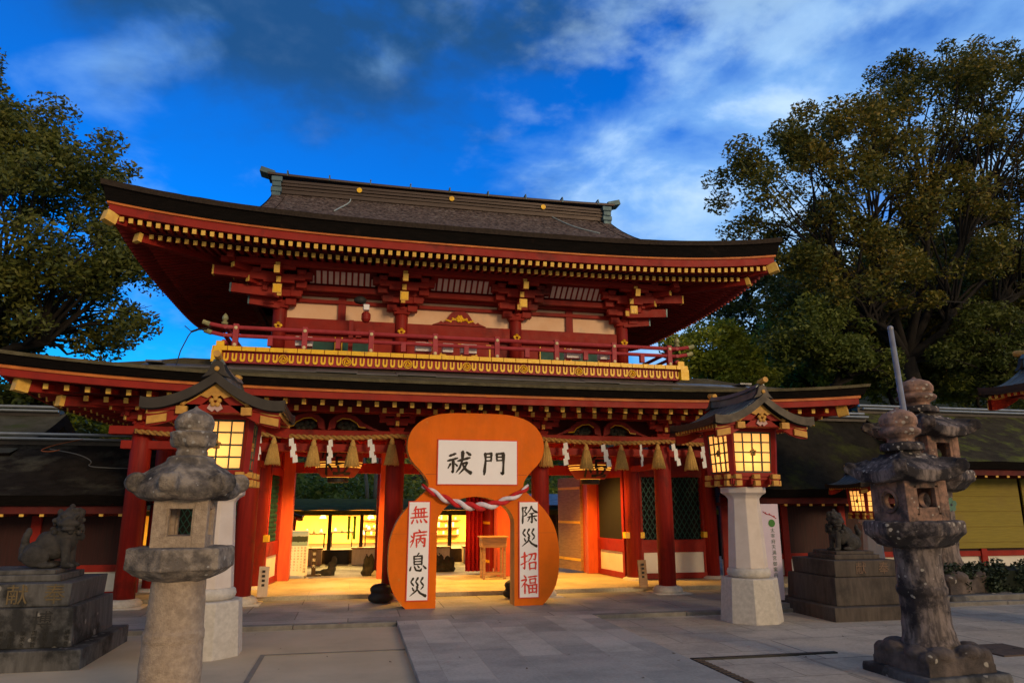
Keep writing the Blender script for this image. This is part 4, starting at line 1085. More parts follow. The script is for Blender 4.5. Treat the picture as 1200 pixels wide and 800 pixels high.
big_lantern(4.75, 14.2, 'red paper lantern with black character hanging right of the orange gourd')
# warm lamps fixed under the ceiling of the passages
for x, y, e in ((-.35, 14.9, 620), (2.0, 15.0, 480), (4.55, 14.9, 640)):
    F = thing('ceiling_lamp', (x, y, 3.2), 'warm lamp under the passage ceiling ' + ('of the left bay' if x < 1 else 'of the middle bay' if x < 3 else 'of the right bay'), 'lamp', 'lamps under the gate ceiling')
    b = MB(); b.lathe([(.14, 3.16), (.16, 3.18), (.16, 3.238), (.14, 3.238)], (x, y, 0), 16); b.build('lamp_housing', black, F)
    b = MB(); b.lathe([(.02, 3.10), (.10, 3.115), (.13, 3.159)], (x, y, 0), 16); b.build('lamp_glass', mat('lamp_glow', (1, .7, .3), None, .5, emit=(1, .5, .12), estr=6.0), F)
    l = bpy.data.objects.new('lamp_light', bpy.data.lights.new('lamp_light', 'SPOT')); C.objects.link(l); l.location = (0, 0, -.25); l.parent = F
    l.data.energy = e; l.data.color = (1.0, .50, .07); l.data.shadow_soft_size = .18; l.data.spot_size = R(112); l.data.spot_blend = .55

# ------------------------------------------------------------------ lantern towers with copper roofs
gilt_dull = mat('dull_yellow_fitting', (0.66, 0.34, 0.06), (0.48, 0.23, 0.04), 0.6, 11.0)
def tower(label):
    T = thing('lantern_tower', (0, 0, 0), label, 'lantern', 'roofed lanterns on pale stone posts')
    def octo(r, z): return (r / math.cos(math.pi / 8), z)
    b = MB(); b.lathe([octo(.415, -.1), octo(.415, .02), octo(.395, .30), octo(.375, .60), octo(.36, .615)], n=8, rot=math.pi / 8); b.build('pedestal', stone_pale, T, bevel=.006)
    b = MB(); b.smooth = True; b.lathe([(.28, .615), (.305, .64), (.318, .68), (.305, .73), (.27, .755)], n=32); b.build('cushion_stone', stone_pale, T)
    b = MB(); b.lathe([octo(.265, .75), octo(.215, 1.74), octo(.22, 1.76), octo(.25, 1.80), octo(.31, 1.84), octo(.31, 1.92)], n=8, rot=math.pi / 8); b.build('post', stone_post, T, bevel=.008)
    b = MB(); b.m = 0
    b.box((0, 0, 1.97), (.52, .52, .10), top=(1.25, 1.25)); b.box((0, 0, 2.045), (.70, .70, .05)); b.m = 1
    for sx in (-.30, 0, .30):
        for dx, dy in ((0, -1), (0, 1), (-1, 0), (1, 0)):
            c = (sx if dx == 0 else dx * .37, sx if dy == 0 else dy * .37, 1.97)
            b.m = 0; b.box((c[0] + dx * -.03, c[1] + dy * -.03, 2.0), (.16 if dx == 0 else .12, .16 if dy == 0 else .12, .09)); b.m = 1
            b.box((c[0] + dx * .035, c[1] + dy * .035, 1.975), (.09, .09, .08)); b.box((c[0] + dx * .02, c[1] + dy * .02, 2.07), (.10, .10, .07))
    b.build('bracket_base', [redh, gilt_dull], T, bevel=.006)
    b = MB(); b.m = 0
    w0, w1, z0, z1 = .335, .365, 2.09, 2.80
    for sx in (-1, 1):
        for sy in (-1, 1): b.beam((sx * w0, sy * w0, z0), (sx * w1, sy * w1, z1), .085, .085)
    for z, w in ((2.10, w0), (2.765, w1)):
        for dx, dy in ((0, -1), (0, 1), (-1, 0), (1, 0)): b.box((dx * w, dy * w, z), (2 * w if dx == 0 else .075, 2 * w if dy == 0 else .075, .06))
    b.build('light_box', redh, T, bevel=.005)
    for dx, dy in ((0, -1), (0, 1), (-1, 0), (1, 0)):
        q = lambda s, z, o: (s * 1.0 if dx == 0 else dx * (w0 + (w1 - w0) * (z - z0) / (z1 - z0) + o), s if dy == 0 else dy * (w0 + (w1 - w0) * (z - z0) / (z1 - z0) + o), z)
        p = MB(); p.add([q(-.29, 2.13, -.012), (q(.29, 2.13, -.012)), q(.315, 2.735, -.012), q(-.315, 2.735, -.012)], [(0, 1, 2, 3)])
        o = p.build('paper_pane', shoji, T, recalc=False)
        k = MB()
        for s in (-.30, -.15, 0, .15, .30): k.beam(q(s, 2.13, 0), q(s * 1.04, 2.735, 0), .018 if abs(s) < .29 else .03, .02)
        for z in (2.14, 2.285, 2.43, 2.58, 2.725): k.beam(q(-.31, z, .003), q(.31, z, .003), .018, .02 if 2.2 < z < 2.7 else .03)
        k.build('lattice', mat('dark_green_lattice', (0.03, 0.055, 0.04), None, .6), o, recalc=False)
        f = MB()
        for a in range(5): f.ell(q(.035 * math.cos(a * 1.257 + .3), 2.43 + .035 * math.sin(a * 1.257 + .3), .02), (.022, .022, .022), 8, 6)
        f.build('plum_crest', mat('dull_gilt', (.36, .2, .05), None, .5), o)
    # curved gable roof, ridge running front to back
    hx, hy = .80, .78
    rp = lambda x: 2.80 + .385 * (1 - min(1, abs(x) / hx)) ** 1.75 + .02 * (abs(x) / hx) ** 6
    up = lambda x, y: .05 * (abs(x) / hx) ** 2 * (abs(y) / hy) ** 3
    xs = list(np.linspace(-hx, hx, 33)); ys = list(np.linspace(-hy, hy, 9))
    b = MB(); b.smooth = True; b.m = 0
    b.grid(lambda x, y: (x, y, rp(x) + up(x, y) + .065), xs, ys)
    b.m = 1; b.smooth = False
    b.grid(lambda x, y: (x, y, rp(x) + up(x, y)), xs, ys)
    for y in (-hy, hy):
        b.grid(lambda x, t: (x, y * (1 if t else 1.0), rp(x) + up(x, y) + (.068 if t == 0 else -.055)), xs, [0, 1])
    for y in (-hy + .07, hy - .07):
        b.grid(lambda x, t: (x, y, rp(x) + up(x, y) + (.0 if t == 0 else -.055)), xs, [0, 1]); 
    for x in (-hx, hx): b.grid(lambda y, t: (x * (1 if t == 0 else .985), y, rp(x) + up(x, y) + (.068 if t == 0 else -.03)), ys, [0, 1])
    roof = b.build('roof', [copper, bronze], T, recalc=False)
    s = MB(); s.smooth = True
    for i, y in enumerate(np.linspace(-hy + .1, hy - .1, 9)):
        for sg in (-1, 1): s.tube([(sg * x, y, rp(x) + up(x, y) + .068) for x in np.linspace(.04, hx, 12)], .007, 4)
    s.build('roof_seam', copper, roof)
    b = MB(); b.m = 0
    rg = lambda y: 3.25 + .05 * (y / .75) ** 2
    n = 13
    V = []
    for i in range(n):
        y = -.72 + 1.44 * i / (n - 1)
        V += [(-.075, y, rg(y) - .06), (-.055, y, rg(y) + .05), (-.085, y, rg(y) + .06), (-.05, y, rg(y) + .12), (.05, y, rg(y) + .12), (.085, y, rg(y) + .06), (.055, y, rg(y) + .05), (.075, y, rg(y) - .06)]
    b.add(V, [(i * 8 + k, i * 8 + (k + 1) % 8, (i + 1) * 8 + (k + 1) % 8, (i + 1) * 8 + k) for i in range(n - 1) for k in range(8)] + [tuple(range(8)), tuple((n - 1) * 8 + k for k in range(8))])
    ridge = b.build('ridge', copper, roof)
    for sg in (-1, 1):
        f = MB(); f.prism([(-.17, -.06), (-.10, .02), (-.06, .13), (0, .16), (.06, .13), (.10, .02), (.17, -.06), (.06, -.03), (0, .01), (-.06, -.03)], -.03, .03)
        f.v = [(x, y + sg * .735, z + 3.24) for x, y, z in f.v]; o = f.build('ridge_end', bronze, roof, bevel=.008)
        g = MB(); g.tube([(0, sg * .68, 3.43), (0, sg * .86, 3.455)], .042, 10); g.ell((0, sg * .775, 3.29), (.03, .02, .03)); g.build('gilt_boss', gilt_dull, o)
    for y in (-hy + .13, hy - .13):
        b = MB(); b.m = 0
        V = []; n = len(xs)
        for x in xs: V += [(x * .93, y, rp(x) - .05), (x * .93, y, rp(x) - .17 - .03 * (abs(x) / hx)), (x * .93, y + .05, rp(x) - .17 - .03 * (abs(x) / hx)), (x * .93, y + .05, rp(x) - .05)]
        b.add(V, [(i * 4 + k, i * 4 + (k + 1) % 4, (i + 1) * 4 + (k + 1) % 4, (i + 1) * 4 + k) for i in range(n - 1) for k in range(4)])
        V = []
        for x in xs: V += [(x * .94, y - .012, rp(x) - .045), (x * .94, y - .012, rp(x) - .064), (x * .94, y + .06, rp(x) - .064)]
        b.m = 1; b.add(V, [(i * 3 + k, i * 3 + k + 1, (i + 1) * 3 + k + 1, (i + 1) * 3 + k) for i in range(n - 1) for k in range(2)])
        sg = -1 if y < 0 else 1; ya = y + (-.02 if y < 0 else .07)
        b.prism([(-.17, 2.98), (0, 3.12), (.17, 2.98), (.09, 2.95), (.05, 2.985), (0, 2.95), (-.05, 2.985), (-.09, 2.95)], ya - .012, ya + .012)
        for sx in (-1, 1):
            b.prism([(sx * .52, 2.76), (sx * .73, 2.72), (sx * .73, 2.63), (sx * .52, 2.67)], ya - .012, ya + .012)
            b.box((sx * .36, ya, 2.80), (.12, .10, .09)); b.ell((sx * .36, ya, 2.885), (.035, .03, .035), 8, 6)
        for k in range(5): b.ell((.045 * math.cos(k * 1.257 + 1.57), ya + sg * .015, 2.91 + .04 * math.sin(k * 1.257 + 1.57)), (.03, .02, .03), 8, 6)
        b.build('bargeboard', [redh, gilt_dull], T, recalc=True)
        p = MB(); p.prism([(-.09, 2.83), (-.05, 2.90), (0, 2.87), (.05, 2.90), (.09, 2.83), (.03, 2.79), (0, 2.82), (-.03, 2.79)], ya - .008, ya + .008); p.build('gable_pendant', mat('pale_pink_wood', (.58, .36, .32), None, .7), T)
    b = MB(); b.m = 0
    b.box((0, 0, 2.83), (.80, 1.30, .09)); b.box((0, 0, 2.83), (1.36, .80, .08)); b.prism([(-.55, 2.87), (0, 3.10), (.55, 2.87)], -.50, .50)
    b.m = 1
    for sg in (-1, 1):
        for k in range(15):
            y = -.66 + 1.32 * k / 14; b.m = 0; b.beam((sg * .40, y, 2.83), (sg * .73, y, 2.785), .035, .04); b.m = 1; b.beam((sg * .73, y, 2.785), (sg * .745, y, 2.784), .036, .042)
    b.build('eave_frame', [redh, gilt_dull], T)
    l = bpy.data.objects.new('lantern_light', bpy.data.lights.new('lantern_light', 'POINT')); C.objects.link(l); l.location = (0, 0, 2.36); l.parent = T
    l.data.energy = 9; l.data.color = (1.0, .58, .20); l.data.shadow_soft_size = .07
    return T
T1 = tower('roofed lantern on a pale stone post right of the gate, lit box in full view')
for loc, sc, lb in (((-1.60, 9.24, -.055), .965, 'roofed lantern with pale stone post partly hidden behind the foremost stone lantern'),
                    ((10.12, 12.75, -.02), .70, 'small amber lit roofed lantern behind the right stone lantern'),
                    ((10.3, 8.2, 0), 1.15, 'roofed lantern of which only a copper eave corner shows at the right edge')):
    t = copy_tree(T1); t.location = loc; t.scale = (sc,) * 3; t['label'] = lb
    for ch in [o for o in C.objects if o.parent == t and o.type == 'LIGHT']:
        ch.data = ch.data.copy(); ch.data.energy *= sc * sc
T1.location = (5.83, 10.10, -.055)

# ------------------------------------------------------------------ stone lanterns
def lantern_right(loc):
    T = thing('stone_lantern', loc, 'large mottled dark stone lantern on a lotus base, nearest on the right', 'stone lantern', 'stone lanterns')
    def part(name, fn, mt, vox=.016, rough=.008, rs=7, seed=0.0, sm=3):
        b = MB(); fn(b); o = b.build(name, mt, None, recalc=True); remesh(o, vox, rough, rs, sm, seed); o.parent = T; return o
    part('base_slab', lambda b: b.box((0, 0, .02), (.94, .94, .16)), stone_ped, .025, .006)
    def lotus(b):
        b.box((0, 0, .17), (.76, .76, .16), top=(.97, .97)); b.box((0, 0, .27), (.70, .70, .10), top=(.68, .68))
        for k in range(4):
            M = Matrix.Rotation(k * math.pi / 2, 3, 'Z')
            for s in (-.16, .16):
                c = M @ Vector((s, -.30, .275)); b.ell(c, (.135, .10, .07) if k % 2 == 0 else (.10, .135, .07), 14, 10)
            c = M @ Vector((.31, -.31, .25)); b.ell(c, (.08, .08, .065), 12, 8)
    part('lotus_base', lotus, stone_dark, .011, .005, 9, 0, 1)
    part('post', lambda b: b.lathe([(.25, .28), (.26, .33), (.24, .38), (.222, .55), (.222, .78), (.236, .80), (.236, .85), (.222, .87), (.212, 1.10), (.23, 1.27)], n=28), stone_streak, .011, .009, 7, 3.0, 2)
    h6 = lambda r: r
    def plate(b):
        b.lathe([(.27, 1.24), (.36, 1.27), (.42, 1.34), (.455, 1.37)], n=6, rot=.30); b.lathe([(.455, 1.365), (.47, 1.38), (.47, 1.49), (.455, 1.505), (.2, 1.51)], n=6, rot=.30)
    part('platform', plate, stone_streak, .014, .008, 8, 5.0)
    # fire box: four thin walls, round window on the left face, square on the front
    b = MB()
    w = .245
    for sx in (-1, 1):
        for sy in (-1, 1): b.box((sx * (w - .05), sy * (w - .05), 1.71), (.11, .11, .42))
    for z, h in ((1.54, .10), (1.88, .10)): b.box((0, 0, z), (2 * w, 2 * w, h))
    n = 20
    for xx in (-w + .03, w - .03):       # wall with a round hole
        outer = []
        for k in range(n):
            a = 2 * math.pi * k / n; c, s = math.cos(a), math.sin(a); q = max(abs(c), abs(s)); outer.append((c / q * .185, 1.71 + s / q * .17))
        inner = [((.082) * math.cos(2 * math.pi * k / n), 1.71 + .082 * math.sin(2 * math.pi * k / n)) for k in range(n)]
        for t in (-.026, .026):
            b.add([(xx + t, a, z) for a, z in outer] + [(xx + t, a, z) for a, z in inner], [(k, (k + 1) % n, n + (k + 1) % n, n + k) for k in range(n)])
        b.add([(xx - .03, a, z) for a, z in inner] + [(xx + .03, a, z) for a, z in inner], [(k, (k + 1) % n, n + (k + 1) % n, n + k) for k in range(n)])
        sg = -1 if xx < 0 else 1
        b.tube([(xx + sg * .035, (.112) * math.cos(a), 1.71 + .112 * math.sin(a)) for a in np.linspace(0, 6.283, 21)], .018, 6)
    for yy in (-w + .03, w - .03):
        for s in (-1, 1): b.box((s * .15, yy, 1.71), (.09, .06, .30))
        b.box((0, yy, 1.61), (.26, .06, .06))
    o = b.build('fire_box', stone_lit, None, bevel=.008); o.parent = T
    def roof(b):
        V = []; n = 17
        lo = lambda u, v: 1.97 + .10 * (abs(u) * abs(v)) ** 2
        def top(u, v):
            m_ = max(abs(u), abs(v)); return 2.27 - .26 * m_ ** 1.15 + .09 * (abs(u) * abs(v)) ** 2.5 + .035 * max(0, 1 - abs(abs(u) - abs(v)) * 7) * m_
        g = np.linspace(-1, 1, n); hw = .40
        P = [(u * hw, v * hw, top(u, v)) for v in g for u in g] + [(u * hw * .97, v * hw * .97, lo(u, v) - .075) for v in g for u in g]
        F = []; o_ = n * n
        for j in range(n - 1):
            for i in range(n - 1):
                a = j * n + i; F += [(a, a + 1, a + n + 1, a + n), (o_ + a, o_ + a + n, o_ + a + n + 1, o_ + a + 1)]
        for i in range(n - 1):
            for a, c in ((i, i + 1), ((n - 1) * n + i + 1, (n - 1) * n + i), ((i + 1) * n, i * n), (i * n + n - 1, (i + 1) * n + n - 1)): F.append((a, o_ + a, o_ + c, c))
        b.add(P, F)
        for sx in (-1, 1):
            for sy in (-1, 1):
                d = Vector((sx, sy, 0)).normalized(); t = Vector((-d.y, d.x, 0))
                c = d * .515 + Vector((0, 0, 2.055)); b.tube([c - t * .06, c + t * .06], .068, 12)
        b.lathe([(.22, 2.22), (.21, 2.29), (.15, 2.31)], n=16)
    part('roof', roof, stone_streak, .012, .010, 8, 9.0, 2)
    def jewel(b):
        b.lathe([(.12, 2.27), (.135, 2.31), (.125, 2.345), (.15, 2.365), (.20, 2.40), (.205, 2.435), (.175, 2.455), (.155, 2.465)], n=20)
        b.lathe([(.14, 2.455), (.185, 2.50), (.187, 2.56), (.15, 2.615), (.08, 2.645), (.03, 2.665), (.012, 2.69)], n=20)
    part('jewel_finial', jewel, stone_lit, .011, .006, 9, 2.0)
    return T
L2 = lantern_right((5.71, 6.52, -.06)); L2.rotation_euler = (0, R(-1.4), 0)
L3 = copy_tree(L2); L3.location = (10.65, 11.75, -.06); L3.scale = (1.75, 1.75, 1.53); L3['label'] = 'tallest dark stone lantern rising behind the hedge, carved with a green plum mark'
L3.rotation_euler = (0, 0, R(12))
pm = MB(); pm.m = 0
for k in range(5): pm.add([(.05 * math.cos(k * 1.257 + 1.57) + .036 * math.cos(a), 0, .05 * math.sin(k * 1.257 + 1.57) + .036 * math.sin(a)) for a in np.linspace(0, 6.28, 10, endpoint=False)], [tuple(range(10))])
pm.v = [(x, -.242 - .001 * (i // 10), 1.09 + z) for i, (x, y, z) in enumerate(pm.v)]
pm.build('plum_mark', mat('faded_green_mark', (.10, .19, .13), None, .8), L3, recalc=False)
def lantern_left(loc):
    T = thing('stone_lantern', loc, 'foremost stone lantern with curled roof and round banded post, on the left', 'stone lantern', 'stone lanterns')
    def part(name, fn, mt, vox=.013, rough=.0045, rs=8, seed=0.0, sm=3):
        b = MB(); fn(b); o = b.build(name, mt, None, recalc=True); remesh(o, vox, rough, rs, sm, seed); o.parent = T; return o
    part('base_slab', lambda b: b.lathe([(.46, -.02), (.46, .12), (.36, .20), (.24, .24)], n=6), stone_cap, .016)
    part('post', lambda b: b.lathe([(.205, .18), (.20, .60), (.192, .755), (.20, .765), (.20, .785), (.193, .79), (.20, .795), (.20, .815), (.188, .825), (.175, 1.17)], n=30), stone_post_old, .010, .004, 12, 1.0, 1)
    def plate(b):
        b.lathe([(.20, 1.15), (.30, 1.19), (.345, 1.225), (.358, 1.235)], n=6, rot=R(22)); b.lathe([(.358, 1.23), (.362, 1.235), (.358, 1.365), (.34, 1.375), (.1, 1.38)], n=6, rot=R(22))
    part('platform', plate, stone_cap, .007, .0025, 16, 4.0, 0)
    b = MB(); w = .172
    for sx in (-1, 1):
        for sy in (-1, 1): b.box((sx * (w - .04), sy * (w - .04), 1.54), (.09, .09, .34))
    for z, h in ((1.41, .085), (1.68, .09)): b.box((0, 0, z), (2 * w, 2 * w, h))
    for k in range(4):
        M = Matrix.Rotation(k * math.pi / 2, 3, 'Z')
        for s in (-1, 1):
            c = M @ Vector((s * .10, -w + .03, 1.545)); b.box(c, (.05, .05, .22) if k % 2 == 0 else (.05, .05, .22))
    o = b.build('fire_box', stone_post_old, None, bevel=.006); o.parent = T
    def roof(b):
        # six-sided roof: profile swells down, thick rim, curled corners
        n = 48; V = []; rows = [(0, 1.98), (.10, 1.98), (.20, 1.955), (.30, 1.90), (.38, 1.835), (.425, 1.79), (.435, 1.745), (.41, 1.705), (.34, 1.69), (0, 1.69)]
        for r, z in rows:
            for k in range(n):
                a = 2 * math.pi * k / n + R(22); seg = (a - R(22)) % (math.pi / 3) - math.pi / 6
                hexr = math.cos(math.pi / 6) / math.cos(seg); e = (hexr - .866) / .134
                V.append((r * .84 * (.92 + .10 * e) * math.cos(a), r * .84 * (.92 + .10 * e) * math.sin(a), z + .035 * e * (r / .43) ** 2))
        b.add(V, [(i * n + k, i * n + (k + 1) % n, (i + 1) * n + (k + 1) % n, (i + 1) * n + k) for i in range(len(rows) - 1) for k in range(n)])
        for k in range(6):
            a = k * math.pi / 3 + R(22); d = Vector((math.cos(a), math.sin(a), 0)); t = Vector((-d.y, d.x, 0)); c = d * .345 + Vector((0, 0, 1.815))
            b.tube([c - t * .06, c - t * .05, c + t * .05, c + t * .06], [.055, .07, .07, .055], 14)
        b.lathe([(.17, 1.95), (.16, 1.995), (.11, 2.01)], n=18)
    part('roof', roof, stone_cap, .008, .003, 14, 7.0, 7)
    def jewel(b):
        b.lathe([(.105, 1.98), (.11, 2.03), (.10, 2.055), (.13, 2.08), (.155, 2.14), (.165, 2.175), (.12, 2.185)], n=20)
        for k in range(8): b.ell((.125 * math.cos(k * .785), .125 * math.sin(k * .785), 2.125), (.036, .036, .06), 10, 8)
        b.lathe([(.10, 2.17), (.132, 2.205), (.14, 2.255), (.115, 2.305), (.06, 2.335), (.02, 2.355), (.006, 2.375)], n=20)
    part('jewel_finial', jewel, stone_cap, .007, .002, 14, 3.0, 3)
    return T
lantern_left((-1.17, 5.6, -.06))

# ------------------------------------------------------------------ guardian lions and their pedestals
def lion(label, loc, mirror):
    """seated guardian lion, body along +x (mirror: -x), head turned to the viewer"""
    b = MB()
    E = lambda c, r, M=None: b.ell(c, r, 14, 10, M)
    Ry = lambda a: Matrix.Rotation(a, 3, 'Y')
    E((-.22, 0, .20), (.20, .17, .19)); E((-.05, 0, .32), (.24, .15, .18), Ry(R(38))); E((.13, 0, .42), (.17, .155, .22))
    for s in (-1, 1):
        E((-.20, s * .13, .17), (.19, .075, .155)); E((-.04, s * .14, .045), (.14, .06, .045))
        b.tube([(.17, s * .10, .42), (.19, s * .105, .22), (.20, s * .105, .05)], [.085, .062, .06], 12); E((.235, s * .105, .035), (.085, .06, .04))
        for k in range(3): E((.30, s * .105 + (k - 1) * .035, .025), (.025, .018, .022))
    E((.16, -.03, .68), (.175, .165, .16)); E((.20, -.15, .64), (.12, .12, .085)); E((.205, -.215, .685), (.065, .055, .045)); E((.205, -.17, .555), (.095, .095, .035))
    for q in (-1, 1):
        E((.20 + q * .085, -.165, .745), (.045, .04, .03)); E((.20 + q * .075, -.185, .715), (.022, .02, .02)); E((.20 + q * .10, -.17, .635), (.045, .06, .04))
        E((.16 + q * .15, .0, .79), (.04, .05, .055))
    for k in range(46):       # curled mane
        a = rnd.uniform(0, 6.283); h = rnd.uniform(-.24, .13); rr = .185 - .25 * max(0, h) + .05 * max(0, -h)
        x, y = .14 + rr * math.cos(a), rr * math.sin(a)
        if y < -.10 and h > -.08: continue
        E((x, y, .65 + h), (.04, .04, .04))
    for k in range(9): E((.20 + .07 * math.cos(k * .785), -.02 + .07 * math.sin(k * .785), .83), (.04, .04, .035))
    E((.17, -.02, .87), (.04, .04, .05))
    for k in range(7):
        t = k / 6; E((-.38 - .04 * math.sin(t * 3), rnd.uniform(-.05, .05), .16 + .34 * t), (.075 - .03 * t, .085 - .04 * t, .075))
    if mirror: b.v = [(-x, y, z) for x, y, z in b.v]
    k_ = .70 if mirror else .78; b.v = [(x * k_, y * k_, z * k_) for x, y, z in b.v]
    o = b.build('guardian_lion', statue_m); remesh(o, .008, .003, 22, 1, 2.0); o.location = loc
    return tag(o, label, 'statue', 'stone guardian lions')
def pedestal(loc, label, w, dpt, mt, mirror):
    T = thing('lion_pedestal', loc, label, 'pedestal', 'guardian lion pedestals')
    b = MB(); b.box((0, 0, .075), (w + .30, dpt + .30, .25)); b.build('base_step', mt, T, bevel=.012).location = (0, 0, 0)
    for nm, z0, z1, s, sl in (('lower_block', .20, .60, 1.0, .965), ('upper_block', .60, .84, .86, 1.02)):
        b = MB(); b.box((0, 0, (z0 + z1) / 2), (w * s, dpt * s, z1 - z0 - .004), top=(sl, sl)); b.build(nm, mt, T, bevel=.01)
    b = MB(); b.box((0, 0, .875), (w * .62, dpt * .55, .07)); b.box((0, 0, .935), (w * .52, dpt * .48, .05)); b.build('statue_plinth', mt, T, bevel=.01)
    return T
def fix_local(T):      # pedestal meshes were built round the origin
    for ch in T.children:
        off = Vector(WLOC[T.name])
        for v in ch.data.vertices: v.co += off
P1 = pedestal((-3.62, 9.50, -.06), 'stained, shade-darkened stone pedestal carved with large characters under the left guardian lion', 1.55, 1.35, stone_ped, False); fix_local(P1)
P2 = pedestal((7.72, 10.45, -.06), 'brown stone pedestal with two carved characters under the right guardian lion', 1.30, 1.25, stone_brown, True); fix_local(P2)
lion('shade-darkened stone guardian lion sitting sideways on the pedestal at the left', (-3.35, 9.45, .90), False)
lion('shade-darkened stone guardian lion on the brown pedestal right of the lantern post', (7.66, 10.35, .90), True)
def carve(parent, items, mt):
    for txt, x, y, z, s, rot in items:
        t = MB(); glyph(t, txt, (x, y, z), s, Matrix.Rotation(rot, 3, 'X')); o = t.build('carved_character', mt, parent, recalc=False)
        sdf = o.modifiers.new('s', 'SOLIDIFY'); sdf.thickness = .006; sdf.offset = 0
gilt_ins = mat('worn_gilt_carving', (.17, .11, .045), (.10, .075, .04), .7, 20)
dark_ins = mat('dark_carving_line', (.03, .027, .025), None, .9)
yf = 9.50 - 1.55 * .0
carve(P1, [('献', -3.46, 9.5 - .588 - .003, .655, .22, .049), ('奉', -3.10, 9.5 - .588 - .003, .655, .22, .049)], gilt_ins)
carve(P1, [('多', -3.62, 9.5 - .6605 - .003, .40, .20, -.059), ('博', -3.16, 9.5 - .6605 - .003, .40, .20, -.059)], dark_ins)
_cols = '太宰府天満宮御案内神楽学問全国境梅木菅原道真公'
smallc = [(_cols[(i * 5 + j * 3) % len(_cols)], -3.95 + .105 * i, 9.5 - .666 - .004 - .0034 * j, .29 - .058 * j, .052, -.059) for i in range(11) for j in range(4 if i < 10 else 5)]
t_ = MB()
for c_ in smallc: glyph(t_, c_[0], c_[1:4], c_[4], Matrix.Rotation(c_[5], 3, 'X'))
o_ = t_.build('carved_names', dark_ins, P1, recalc=False); o_['kind'] = 'stuff'; sd_ = o_.modifiers.new('s', 'SOLIDIFY'); sd_.thickness = .008; sd_.offset = 0
carve(P2, [('奉', 8.0, 10.45 - .546 - .003, .655, .19, .045), ('献', 7.6, 10.45 - .546 - .003, .655, .19, .045)], mat('faint_carving', (.19, .12, .085), None, .9))

# ------------------------------------------------------------------ low halls beside the gate
def hall(name, label, x0, x1, ye, yr, ze, zr, zsoff, wall_y, mroof, wallm, parts=('dado',), curve=.25, posts=1.6, moss=None):
    T = thing(name, ((x0 + x1) / 2, wall_y, 0), label, 'building')
    pf = lambda t: ze + (zr - ze) * (t * (1 - curve) + curve * t * t)
    wob = lambda x, y: .02 * noise.noise(Vector((x * 1.3, y * 1.3, 3))) + .012 * noise.noise(Vector((x * 5, y * 5, 1)))
    b = MB(); b.smooth = True; b.m = 0
    xs = list(np.linspace(x0, x1, 60)); ts = list(np.linspace(0, 1, 12))
    b.grid(lambda x, t: (x, ye + (yr - ye) * t, pf(t) + wob(x, t * 3)), xs, ts)
    b.grid(lambda x, t: (x, yr + (yr - ye) * t, pf(1 - t) + wob(x, t * 3)), xs, ts)
    b.smooth = False; b.m = 1
    e = .17
    b.grid(lambda x, t: (x, ye + .09 * t, pf(0) + wob(x, 0) - e * t), xs, [0, 1])
    b.grid(lambda x, t: (x, ye + .09 + (wall_y - ye) * t, pf(0) - e + .04 * t), xs, [0, 1])
    for x, sg in ((x0, -1), (x1, 1)):
        V = []; 
        cur = [(ye + (yr - ye) * t, pf(t)) for t in ts] + [(yr + (yr - ye) * t, pf(1 - t)) for t in ts[1:]]
        n = len(cur)
        b.add([(x, y, z + wob(x, 0)) for y, z in cur] + [(x - sg * .03, y, z - .26) for y, z in cur], [(i, i + 1, n + i + 1, n + i) for i in range(n - 1)])
        b.m = 2; b.add([(x - sg * .5, y, z - .15) for y, z in cur], [tuple(range(n))]); b.m = 1
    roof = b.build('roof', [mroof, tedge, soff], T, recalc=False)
    r = MB(); r.bx(x0 + .1, x1 - .1, yr - .12, yr + .12, zr - .06, zr + .08); r.m = 1
    r.tube([(x0 + .2, yr - .2, zr + .05), (x1 - .1, yr - .2, zr + .05)], .028, 8); r.tube([(x0 + .2, yr - .05, zr + .15), (x1 - .1, yr - .05, zr + .15)], .035, 8)
    r.build('ridge', [bronze, mat('tin_pipe', (.34, .36, .38), None, .4, metal=.6)], roof)
    q = MB(); q.m = 0; q.bx(x0 + .1, x1 - .1, ye + .16, ye + .22, ze - .30, ze - .165)
    n = int((x1 - x0) / .30)
    for i in range(n):
        x = x0 + .15 + i * .30; q.m = 0; q.bx(x - .03, x + .03, ye + .2, wall_y, ze - .34, ze - .27); q.m = 1; q.bx(x - .032, x + .032, ye + .18, ye + .199, ze - .345, ze - .265)
    q.build('rafter_row', [soff, goldp], T)
    w = MB(); w.bx(x0 + .3, x1 - .3, wall_y, wall_y + .12, .45, ze - .05); w.build('wall', wallm, T)
    w = MB(); w.bx(x0 + .3, x1 - .3, wall_y - .02, wall_y + .13, -.05, .10); w.bx(x0 + .3, x1 - .3, wall_y - .03, wall_y + .0, .44, .56); w.build('sill', redh, T)
    d = MB(); d.bx(x0 + .3, x1 - .3, wall_y + .02, wall_y + .1, .10, .449); d.build('white_dado', white, T)
    n = max(1, int((x1 - x0) / posts))
    for i in range(n + 1):
        x = x0 + .35 + (x1 - x0 - .7) * i / n
        p = MB(); p.bx(x - .08, x + .08, wall_y - .06, wall_y - .001, -.04, ze - .1); p.build('post', redh, T, bevel=.006)
    return T
darkmoss = mat('blackened_moss_thatch', (0.026, 0.022, 0.016), (0.014, 0.012, 0.009), 0.95, 3.5, bump=1.0, bscale=26.0, c3=(0.055, 0.06, 0.014), s3=0.9, lo3=0.55, hi3=0.72)
slatm = mat('dark_red_slats', (.045, .007, .006), (.025, .005, .004), .7, 3.0, stretch=(9, 1, .5))
HL = hall('left_corridor', 'dark thatched low corridor running off left of the gate', -16, -3.45, 13.3, 15.6, 1.76, 2.80, 1.6, 14.55, darkthatch, slatm)
